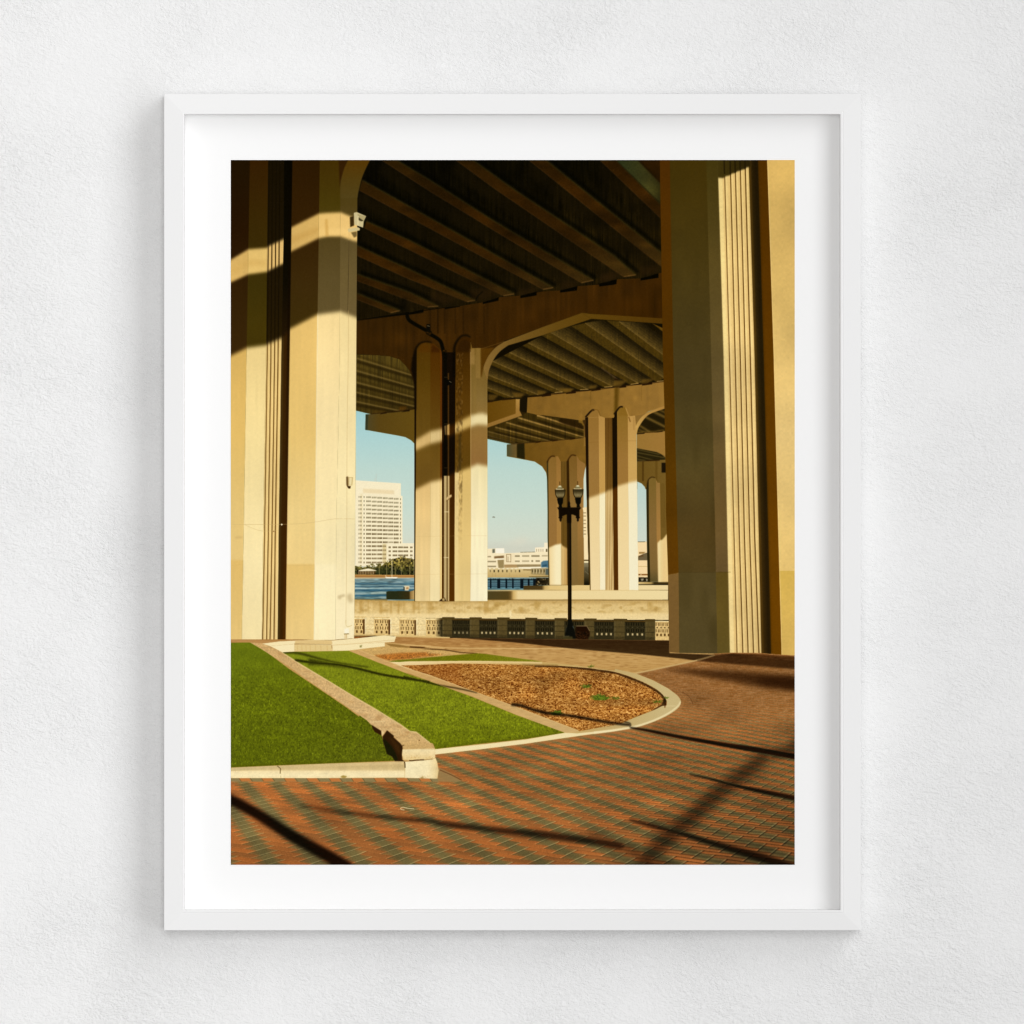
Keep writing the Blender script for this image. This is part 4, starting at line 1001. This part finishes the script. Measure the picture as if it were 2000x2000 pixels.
    line('C1 1740,1274 1932,1286 C2 130,1290 330,1302 480,1325 640,1336', 2.6, (62, 34, 8), .6, .9, w1=1.6)
    line('C1 1505,1234 1760,1258 1932,1262 C2 150,1275 330,1290', 1.8, (224, 184, 116), .6, .8)
    GS = fill('C1 1530,1412 1620,1398 1932,1380 C2 0,1388 300,1362 630,1334 700,1338 1000,1378 1260,1412 600,1404 0,1408 C1 1640,1416', ramp('x', 760, (110, 112, 20), 900, (112, 112, 12), 1050, (128, 128, 26)), .5)
    # ---- lawns
    L2 = mask('C1 535,1324 700,1318 1165,1310 1400,1405 1700,1520 1932,1608 D2 0,80 600,300 1000,465 1465,633 1100,692 600,745 240,788 200,735 60,632 D1 1932,735 1800,628 1740,622 1650,557 1400,402 1000,162 730,0 C1 620,1380', .4)
    L1 = mask('C1 0,1236 240,1230 340,1285 600,1480 900,1680 1150,1850 1260,1932 D1 1280,450 1370,555 1470,640 1500,760 1560,850 1610,898 1000,922 490,942 0,964', .4)
    blade = n1 * .55 + noise(1.5, 2.6) * .6
    put(L2, ramp('y', 1270, (124, 132, 24), 1320, (122, 130, 22), 1400, (118, 126, 20), 1460, (104, 112, 12)))
    put(L1, ramp((.25, 1.), 1370, (102, 114, 18), 1480, (98, 107, 13), 1600, (90, 98, 11), 1680, (96, 102, 16)))
    LM = np.maximum(L1, L2)
    fine = np.clip((YY - 1240) / 130, .25, 1)
    grainy(LM, blade * fine, .13)
    grainy(LM, noise(3.4, 3.4) * fine, .07)
    put(LM * np.clip(blade * .6 - .5, 0, 1) * fine, (172, 172, 62), .5)
    put(LM * np.clip(-blade * .6 - .45, 0, 1) * fine, (52, 58, 4), .5)
    grainy(LM, noise(26, 10), .03)
    grainy(GS, n1, .06)
    line('D2 250,780 600,738 1100,685 1455,628', 4, (86, 84, 6), 1.6, .5, clip=L2)
    line('D1 55,955 490,935 1600,892', 5, (78, 78, 4), 1.6, .5, clip=L1)
    # ---- low walls between the lawns
    PW1 = fill('C1 230,1230 340,1232 535,1325 700,1432 1000,1612 1200,1735 1400,1850 1530,1932 D1 1650,555 1740,620 F3 1210,320 1500,548 1560,560 1605,665 1300,680 920,690 900,620 860,540 760,440 740,400 600,285 500,400 480,300 270,170 180,80 D1 1095,352 795,150 600,10 C1 336,1292', ramp((.2, 1.), 1330, (206, 166, 106), 1420, (208, 170, 112), 1560, (214, 178, 122), 1640, (206, 168, 106)), .4)
    grainy(PW1, nh, .018)
    grainy(PW1, n2, .05)
    put(PW1 * np.clip(noise(14, 5) * .6 - .2, 0, 1), (176, 132, 78), .5)
    line('C1 535,1325 700,1432 1000,1612 1200,1735 1400,1850 D1 1650,555 1740,620 F3 1210,320 1500,548', 2, (236, 206, 146), .6, .8, curve=False)
    line('F3 260,110 560,96', 1.3, (236, 208, 150), .5, .7)
    line('F3 860,380 1000,390 1060,300', 1.6, (170, 122, 66), 1, .5)
    fill('F3 900,560 1500,580 1590,660 920,680', (196, 160, 98), 3, .5)
    fill('F3 270,168 480,300 487,395 400,350 340,318 300,250', (48, 26, 7), .6)
    fill('F3 600,285 745,402 735,432 880,560 925,620 928,690 912,800 918,900 970,940 975,1060 955,960 880,935 770,930 700,830 600,780 560,650 520,540 505,420', (46, 26, 7), .6)
    fill('F3 505,470 560,480 700,620 780,760 830,900 770,930 700,830 600,780 560,650', (22, 24, 6), 1, .85)
    fill('F3 640,420 740,480 860,620 880,760 840,800 760,650', (66, 40, 12), 1.2, .6)
    fill('F3 480,300 500,300 545,330 500,405 488,395', (232, 200, 140), .5)
    FB = fill('F3 922,685 1300,672 1605,662 1612,860 1570,888 1380,905 1060,912 940,902 915,800', ramp('y', 1461, (220, 186, 124), 1465, (246, 224, 170), 1473, (242, 216, 160), 1484, (236, 206, 142)), .5)
    FB2 = fill('F3 978,945 1300,918 1560,890 1620,868 1655,960 1682,1130 1655,1300 1300,1290 970,1282', ramp('x', 792, (250, 234, 186), 835, (248, 230, 180), 850, (240, 216, 158), 857, (228, 198, 136)), .5)
    for x, y in ((1100, 840), (1180, 850), (1230, 830), (1450, 860), (1500, 850), (1350, 1270), (1430, 1260), (1290, 1275)):
        for _ in range(9):
            a, b = x + rng.normal(0, 34), y + rng.normal(0, 18)
            fill('F3 %f,%f %f,%f %f,%f' % (a, b, a + 14, b + 3, a + 6, b + 14), (184, 136, 62), .5, .6)
    line('F3 1065,915 1120,925 1200,910 1380,905', 1.7, (50, 28, 8), .4, .95)
    line('F3 1380,905 1560,885', 1, (120, 84, 34), .5, .8)
    line('F3 905,610 940,600 960,590', 1.1, (70, 42, 12), .4, .9)
    fill('F3 1262,490 1285,485 1290,505 1268,508', (110, 72, 28), .5)
    KF = fill('D1 0,968 490,946 1000,924 1690,905 F3 975,1000 975,1278 D1 1000,1062 0,1062', ramp('y', 1498, (206, 180, 124), 1503, (216, 190, 134), 1507, (248, 226, 172), 1515, (250, 232, 182), 1520, (246, 224, 168)), .4)
    fill('D1 0,968 490,946 1690,905 1680,930 520,972 0,998', ramp('x', 451, (206, 182, 128), 800, (220, 192, 134)), .7)
    line('D1 490,946 520,972 518,1020', 1.5, (92, 70, 30), .4, .9, curve=False)
    line('D1 522,1040 524,1062', .8, (170, 140, 84), .4, .8)
    line('F3 965,945 975,1000 978,1070', 1.8, (60, 40, 12), .4, .95)
    line('F3 975,1080 972,1275', .8, (200, 168, 110), .4, .7)
    grainy(np.maximum(KF, np.maximum(FB, FB2)), n8, .015)
    grainy(np.maximum(KF, np.maximum(FB, FB2)), n2, .015)
    fill('D1 1085,1048 1110,1035 1150,1045 1130,1062 1100,1060', (150, 122, 44), .7, .8)
    fill('D1 1840,1055 1870,1048 1870,1068 1845,1068', (150, 122, 60), .7, .7)
    PW2 = fill('C1 1165,1310 1250,1296 1420,1370 1640,1450 1932,1545 D2 200,92 500,205 960,372 1430,550 1600,622 1560,632 1465,634 1000,462 600,295 250,170 0,75 C1 1700,1518 1400,1402', ramp('x', 690, (206, 164, 100), 900, (204, 162, 100), 1100, (208, 172, 112)), .4)
    grainy(PW2, nh, .025)
    line('C1 1250,1298 1640,1452 1932,1547 D2 500,207 960,374 1430,552 1590,612', 1.3, (228, 190, 126), .5, .6, curve=False)
    # ---- plinth steps at the foot of the left pier
    fill('C1 345,1242 500,1222 660,1214 840,1207 1005,1213 1215,1194 1490,1164 1612,1174 1595,1226 1480,1232 1010,1262 650,1246 420,1266', (247, 228, 176), .4)
    fill('C1 660,1215 840,1208 1005,1214 1010,1250 655,1242', (226, 194, 130), .6)
    line('C1 650,1243 1000,1252', 1, (150, 112, 54), .5, .8)
    line('C1 1010,1258 1260,1240 1500,1215 1600,1208', .9, (204, 166, 104), .4, .7)
    fill('C1 420,1266 652,1246 655,1317 540,1326 470,1290', (248, 230, 180), .4)
    fill('C1 652,1250 1010,1258 1012,1312 655,1318', (228, 200, 136), .5)
    for x in (680, 720, 760, 800, 850, 900, 960):
        line('C1 %d,1258 %d,1310' % (x, x + 3), 1.2, (196, 152, 84), .6, .4)
    line('C1 1004,1255 1006,1290', 1, (120, 72, 26), .5, .7)
    fill('C1 1010,1260 1260,1244 1505,1232 1505,1268 1350,1285 1165,1308 1012,1312', (248, 230, 178), .4)
    fill('C1 1268,1262 1290,1255 1285,1278 1270,1280', (120, 112, 50), .7, .8)
    fill('C1 50,1208 340,1208 500,1222 345,1240 230,1232 50,1230', (184, 136, 78), .6)
    fill('C1 1215,1178 1400,1170 1300,1182 1218,1192', (170, 96, 36), .6)
    fill('C1 1210,1160 1500,1152 1500,1166 1215,1176', (206, 170, 104), .6, .7)
    # ---- cast shadows on the ground
    def cast(M, f, tint=(1., .86, .62)):
        global IMG
        k = (1 - M[..., None] * (1 - np.array(tint, np.float32) * f))
        IMG *= k
    cast(mask('C2 395,1180 700,1192 1932,1206 C3 712,1212 712,1332 1145,1348 970,1404 830,1384 450,1345 0,1308 C2 1500,1286 1000,1232 600,1200', .7) * GM, .3)
    cast(mask('C3 1145,1349 1300,1337 1580,1340 1770,1358 1960,1366 1960,1400 1700,1380 1580,1362', .8) * GM, .55)
    cast(mask('C3 1130,1352 1300,1342 1560,1360 1932,1400 1932,1486 1400,1442 960,1405', 1.2) * BR, .42)
    cast(mask('C3 640,1478 900,1478 1300,1500 1932,1545 1932,1700 1500,1640 1100,1565 800,1510', 6, sy=4) * BR, .46)
    cast(mask('C3 1500,1555 1932,1570 1932,1670 1600,1630', 6, sy=4) * BR, .7)
    line('C3 390,1524 600,1480 970,1400 1140,1350', 3.2, (206, 172, 112), .6, .95, w1=2.2)
    line('C3 975,1400 1140,1350', 2.4, (110, 84, 48), .6, .9)
    D = np.zeros((PH, PW), np.float32)

    def sl(s, w, soft, a=1., w1=None):
        nonlocal D
        D = np.maximum(D, blur(cover(stroke(smooth(pts(s)), w, w1)), soft) * a)
    sl('C1 545,1322 700,1335 900,1388 1100,1430 1350,1464', 5, 1.5, .8, 2)
    sl('C1 655,1398 850,1425 1050,1440 1250,1478 1500,1538 1932,1605', 4.5, 1.1, .95, 4.2)
    sl('C1 780,1412 950,1432 1180,1470', 13, 2.8, .8, 2)
    sl('D2 -60,108 0,120 150,155 300,190 450,215 640,256', 4.2, 1., .92, 2.4)
    cast(D * np.maximum(L2, PW2), .26, (1., .92, .5))
    D[:] = 0
    sl('D2 960,368 1050,378 1150,412 1300,450 1500,472 1700,505 1932,548 D3 0,505 200,545 345,560', 5.5, 1.2, .95, 4.5)
    sl('F5 960,1050 1050,1075 1046,1132', 3.5, 1, .75)
    sl('D3 340,585 500,612 800,672 1200,742 1500,790 1960,868', 3, 1.1, .95, 12)
    sl('D3 900,1025 1100,1070 1300,1125 1600,1190 1960,1265', 2, 1.8, .9, 10)
    sl('D1 0,1238 300,1400 600,1590 900,1760 1180,1920', 19, 3.6, 1.05, 24)
    sl('D1 700,1318 900,1350 1200,1395 1600,1440 1932,1465 D2 300,1490 700,1540 1200,1590 1600,1640 1960,1700 D3 260,1735', 3, 3.6, .82, 17)
    sl('D3 330,1452 500,1500 800,1580 1200,1700 1500,1790 1960,1935', 3, 2.8, .88, 18)
    sl('D3 -60,1590 100,1640 300,1720 600,1850 800,1932', 8, 6, .5, 20)
    sl('D3 1660,800 1500,950 1200,1180 900,1450 600,1720 440,1900', 24, 8, .62, 36)
    sl('D3 1932,700 1850,800 1640,840', 20, 6, .6, 20)
    cast(np.clip(D, 0, 1) * np.maximum(BR, np.maximum(BM, KM)), .14, (1., .8, .55))
    line('D1 1690,1362 1660,1358 1655,1345 1680,1338 1720,1348 1780,1352', 1.1, (246, 226, 178), .4)
    line('F3 0,0 0,1', .1, (0, 0, 0), 0, 0)
    # bits of litter and leaves on the bricks
    for _ in range(60):
        x, y = rng.uniform(900, 1540), rng.uniform(1430, 1680)
        put(cover([(x, y), (x + 2.4, y + .6), (x + 1.2, y + 1.4)]), (196, 150, 86), .35)
    # bird over the river
    line('B2 782,1742 793,1738 804,1743', 1.5, (90, 84, 60), .4, .9)
    # ---- the fine tonal grain of the print
    g = (rng.standard_normal((PH, PW)) * 1.1).astype(np.float32)
    IMG += blur(g, .6)[..., None] * 1.6
    return np.clip(IMG, 0, 255) / 255.


# ---------------------------------------------------------------------------
# The place: wall, frame, mat and print, at real size.
# U = metres per print unit; the frame is 20 x 24 inches.
# ---------------------------------------------------------------------------
scene = bpy.context.scene
COL = scene.collection
U = 0.508 / 1361.
HANG = 1.5                       # height of the picture's centre
DIST = 8.0                       # camera distance from the frame's face
DEPTH = 0.033                    # frame depth off the wall
MAT_Y = 0.0185                   # how far the mat's face is off the wall


def X(px):
    return (px - 1000.5) * U


def Z(py):
    return HANG - (py - 1000.3) * U


def link(name, bm, mat, parent=None, smooth=False):
    me = bpy.data.meshes.new(name)
    bm.normal_update()
    bm.to_mesh(me)
    bm.free()
    if mat:
        me.materials.append(mat)
    o = bpy.data.objects.new(name, me)
    COL.objects.link(o)
    if parent:
        o.parent = parent
        o.matrix_parent_inverse = parent.matrix_world.inverted()
    for p in me.polygons:
        p.use_smooth = smooth
    return o


def material(name):
    m = bpy.data.materials.new(name)
    m.use_nodes = True
    nt = m.node_tree
    return m, nt, nt.nodes['Principled BSDF']


def node(nt, kind, **kw):
    n = nt.nodes.new(kind)
    for k, v in kw.items():
        n.inputs[k.replace('_', ' ')].default_value = v
    return n


# --- plastered wall paint: fine rolled and trowelled texture as bump
def wall_material():
    m, nt, b = material('white_plaster_paint')
    tc = nt.nodes.new('ShaderNodeTexCoord')
    b.inputs['Roughness'].default_value = .85
    b.inputs['Specular IOR Level'].default_value = .2
    mp = nt.nodes.new('ShaderNodeMapping')          # trowel drag runs down to the right
    mp.inputs['Rotation'].default_value = (0, math.radians(52), 0)
    mp.inputs['Scale'].default_value = (1., 1., 1.45)
    nt.links.new(tc.outputs['Object'], mp.inputs['Vector'])
    warp = node(nt, 'ShaderNodeTexNoise', Scale=60., Detail=2.)
    nt.links.new(mp.outputs['Vector'], warp.inputs['Vector'])
    add = nt.nodes.new('ShaderNodeVectorMath')
    add.operation = 'MULTIPLY_ADD'
    add.inputs[1].default_value = (.006, .006, .006)
    nt.links.new(warp.outputs['Color'], add.inputs[0])
    nt.links.new(mp.outputs['Vector'], add.inputs[2])
    a = node(nt, 'ShaderNodeTexNoise', Scale=210., Detail=5., Roughness=.62)
    c = node(nt, 'ShaderNodeTexNoise', Scale=420., Detail=3., Roughness=.6)
    d = node(nt, 'ShaderNodeTexNoise', Scale=9., Detail=3., Roughness=.5)
    nt.links.new(add.outputs[0], a.inputs['Vector'])
    nt.links.new(add.outputs[0], c.inputs['Vector'])
    nt.links.new(tc.outputs['Object'], d.inputs['Vector'])
    # patches where the plaster was smoothed more
    mr = nt.nodes.new('ShaderNodeMapRange')
    mr.inputs['From Min'].default_value, mr.inputs['From Max'].default_value = .35, .65
    mr.inputs['To Min'].default_value, mr.inputs['To Max'].default_value = .5, 1.25
    nt.links.new(d.outputs['Fac'], mr.inputs['Value'])
    m1 = nt.nodes.new('ShaderNodeMath')
    m1.operation = 'MULTIPLY_ADD'
    m1.inputs[1].default_value = .35
    nt.links.new(c.outputs['Fac'], m1.inputs[0])
    nt.links.new(a.outputs['Fac'], m1.inputs[2])
    m2 = nt.nodes.new('ShaderNodeMath')
    m2.operation = 'MULTIPLY'
    nt.links.new(m1.outputs[0], m2.inputs[0])
    nt.links.new(mr.outputs['Result'], m2.inputs[1])
    bump = node(nt, 'ShaderNodeBump', Strength=WALL_BUMP, Distance=.0016)
    nt.links.new(m2.outputs[0], bump.inputs['Height'])
    nt.links.new(bump.outputs['Normal'], b.inputs['Normal'])
    # slight unevenness of the paint itself
    cr = nt.nodes.new('ShaderNodeMapRange')
    cr.inputs['To Min'].default_value, cr.inputs['To Max'].default_value = WALL_ALB - .012, WALL_ALB + .012
    nt.links.new(a.outputs['Fac'], cr.inputs['Value'])
    cc = nt.nodes.new('ShaderNodeCombineColor')
    for ch in ('Red', 'Green', 'Blue'):
        nt.links.new(cr.outputs['Result'], cc.inputs[ch])
    nt.links.new(cc.outputs['Color'], b.inputs['Base Color'])
    return m


def lacquer_material():
    m, nt, b = material('white_satin_lacquer')
    tc = nt.nodes.new('ShaderNodeTexCoord')
    n = node(nt, 'ShaderNodeTexNoise', Scale=500., Detail=2.)
    nt.links.new(tc.outputs['Object'], n.inputs['Vector'])
    mr = nt.nodes.new('ShaderNodeMapRange')
    mr.inputs['To Min'].default_value, mr.inputs['To Max'].default_value = FRAME_ALB - .004, FRAME_ALB + .004
    nt.links.new(n.outputs['Fac'], mr.inputs['Value'])
    cc = nt.nodes.new('ShaderNodeCombineColor')
    for ch in ('Red', 'Green', 'Blue'):
        nt.links.new(mr.outputs['Result'], cc.inputs[ch])
    nt.links.new(cc.outputs['Color'], b.inputs['Base Color'])
    b.inputs['Roughness'].default_value = .6
    b.inputs['Specular IOR Level'].default_value = .12
    return m


def paper_material():
    m, nt, b = material('white_mat_board')
    tc = nt.nodes.new('ShaderNodeTexCoord')
    n = node(nt, 'ShaderNodeTexNoise', Scale=900., Detail=3.)
    nt.links.new(tc.outputs['Object'], n.inputs['Vector'])
    bump = node(nt, 'ShaderNodeBump', Strength=.04, Distance=.0002)
    nt.links.new(n.outputs['Fac'], bump.inputs['Height'])
    nt.links.new(bump.outputs['Normal'], b.inputs['Normal'])
    b.inputs['Base Color'].default_value = (MAT_ALB, MAT_ALB, MAT_ALB, 1)
    b.inputs['Roughness'].default_value = .95
    b.inputs['Specular IOR Level'].default_value = .0
    return m


def print_material():
    px = picture()                                       # the photograph's ink, sRGB
    lin = np.where(px <= .04045, px / 12.92, ((px + .055) / 1.055) ** 2.4) * INK
    px = np.where(lin <= .0031308, lin * 12.92, 1.055 * np.clip(lin, 1e-9, 1) ** (1 / 2.4) - .055)
    im = bpy.data.images.new('bridge_photograph', PW, PH, alpha=False)
    rgba = np.ones((PH, PW, 4), np.float32)
    rgba[..., :3] = px[::-1]
    im.pixels.foreach_set(rgba.ravel())
    im.update()
    im.pack()
    m, nt, b = material('photographic_print')
    t = nt.nodes.new('ShaderNodeTexImage')
    t.image = im
    t.extension = 'EXTEND'
    t.interpolation = 'Cubic'
    nt.links.new(t.outputs['Color'], b.inputs['Base Color'])
    b.inputs['Roughness'].default_value = .9
    b.inputs['Specular IOR Level'].default_value = .0
    return m


# calibrated reflectances
WALL_ALB, FRAME_ALB, MAT_ALB, INK, WALL_BUMP = .838, .84, .905, .95, .8

# --- wall (setting): a real slab
bm = bmesh.new()
bmesh.ops.create_cube(bm, size=1.)
for v in bm.verts:
    v.co = Vector((v.co.x * 5., .1 + v.co.y * .2, 1.5 + v.co.z * 3.))
wall = link('wall', bm, wall_material())
wall['kind'] = 'structure'
wall['label'] = 'white plastered wall with a fine rough texture behind the frame'

# --- framed picture
root = bpy.data.objects.new('framed_picture', None)
COL.objects.link(root)
root.location = (0, 0, HANG)
bpy.context.view_layer.update()
root['label'] = 'white frame and wide white mat around a sunlit photograph of bridge piers'
root['category'] = 'framed picture'

FX0, FX1, FZ0, FZ1 = X(320), X(1681), Z(183.2), Z(1817.4)   # outer edges
RAIL = 40 * U
lac = lacquer_material()
# moulding profile: (distance in from the outer edge, height off the wall)
R1 = .0005
TILT = math.tan(math.radians(4.4)) * RAIL
lip = 5.5 * U
PROF = [(0, .0005), (0, DEPTH - TILT - R1), (R1 * .3, DEPTH - TILT - R1 * .3), (R1, DEPTH - TILT),
        (RAIL - lip - .0004, DEPTH - .00012), (RAIL - lip - .0002, DEPTH - .00022), (RAIL - lip + .0001, DEPTH - .00022), (RAIL - lip + .0004, DEPTH - .00002),
        (RAIL - R1, DEPTH), (RAIL - R1 * .3, DEPTH - R1 * .3), (RAIL, DEPTH - R1), (RAIL, MAT_Y - .0025), (RAIL * .55, MAT_Y - .0025), (RAIL * .55, .0005)]


def rail(side):
    bm = bmesh.new()
    ends = []
    for e in (0, 1):
        ring = []
        for d, h in PROF:
            l, r, t, b = FX0 + d, FX1 - d, FZ0 - d, FZ1 + d
            c = {'top': ((l, t), (r, t)), 'right': ((r, t), (r, b)), 'bottom': ((r, b), (l, b)), 'left': ((l, b), (l, t))}[side][e]
            ring.append(bm.verts.new((c[0], -h, c[1])))
        ends.append(ring)
    n = len(PROF)
    for i in range(n):
        j = (i + 1) % n
        bm.faces.new((ends[0][i], ends[0][j], ends[1][j], ends[1][i]))
    bm.faces.new(ends[0][::-1])
    bm.faces.new(ends[1])
    bmesh.ops.recalc_face_normals(bm, faces=bm.faces)
    return link('frame_rail', bm, lac, root)


for s in ('top', 'right', 'bottom', 'left'):
    rail(s)


def sheet(name, x0, x1, z0, z1, y0, y1, mat):
    """a thin flat board; the face towards the room is at -y1"""
    bm = bmesh.new()
    v = [bm.verts.new(c) for c in ((x0, -y0, z1), (x1, -y0, z1), (x1, -y0, z0), (x0, -y0, z0), (x0, -y1, z1), (x1, -y1, z1), (x1, -y1, z0), (x0, -y1, z0))]
    uv = bm.loops.layers.uv.new('UVMap')
    for q in ((3, 2, 1, 0), (4, 5, 6, 7), (0, 1, 5, 4), (1, 2, 6, 5), (2, 3, 7, 6), (3, 0, 4, 7)):
        f = bm.faces.new([v[i] for i in q])
        for lp in f.loops:
            lp[uv].uv = ((lp.vert.co.x - x0) / (x1 - x0), (lp.vert.co.z - z1) / (z0 - z1))
    bmesh.ops.recalc_face_normals(bm, faces=bm.faces)
    return link(name, bm, mat, root)


k = 1 + (DEPTH - MAT_Y) / DIST          # the mat lies a little behind the frame's face
sheet('mat_board', FX0 + RAIL * .6, FX1 - RAIL * .6, FZ0 - RAIL * .6, FZ1 + RAIL * .6, MAT_Y - .002, MAT_Y, paper_material())
sheet('photograph_print', X(451.1) * k, X(1552) * k, HANG + (Z(312.8) - HANG) * k, HANG + (Z(1688.8) - HANG) * k, MAT_Y + .0001, MAT_Y + .00035, print_material())

# --- camera: long lens square on to the picture
cam = bpy.data.cameras.new('camera')
cam.sensor_width = 36.
cam.lens = 36. * DIST / (2000 * U)
cam.clip_end = 100.
co = bpy.data.objects.new('camera', cam)
COL.objects.link(co)
co.location = (X(1000), -DEPTH - DIST, Z(1000))
co.rotation_euler = (math.radians(90), 0, 0)
scene.camera = co


# --- light: a big soft lamp high on the right, an added soft fill in front
def lamp(name, loc, aim, size, size_y, power, col=(1, 1, 1), spread=180):
    l = bpy.data.lights.new(name, 'AREA')
    l.shape = 'RECTANGLE'
    l.size, l.size_y, l.energy, l.color = size, size_y, power, col
    l.spread = math.radians(spread)
    o = bpy.data.objects.new(name, l)
    COL.objects.link(o)
    o.location = loc
    o.rotation_euler = (Vector(aim) - Vector(loc)).to_track_quat('-Z', 'Y').to_euler()
    return o


def polar(az, el, d):
    """a place in the room seen from the picture: degrees to the right, degrees up, metres away"""
    a, e = math.radians(az), math.radians(el)
    return (d * math.sin(a) * math.cos(e), -d * math.cos(a) * math.cos(e), HANG + d * math.sin(e))


lamp('key_lamp', polar(39, 13, 5), (-1.5, 0, HANG), 2.8, 10., .0775 * 1000, (.985, .998, 1.01), 115)
lamp('high_lamp', polar(42, 35, 6), (-1.5, 0, HANG), 3., 3.5, .016 * 1000, (1., 1., 1.), 110)
lamp('fill_lamp', polar(-4, 4, 5), (-2.5, 0, HANG), 1.6, 1.6, .031 * 1000, (1., 1., 1.), 81)  # unseen fill, added to lift the shadows and lean brightness to the left

w = bpy.data.worlds.new('World')
scene.world = w
w.use_nodes = True
bg = w.node_tree.nodes['Background']
bg.inputs['Color'].default_value = (1.006, .99, .972, 1)
bg.inputs['Strength'].default_value = .43

scene.cycles.filter_width = 1.15
vs = scene.view_settings
vs.view_transform, vs.look, vs.exposure, vs.gamma = 'Standard', 'None', 0, 1
vs.use_curve_mapping = False
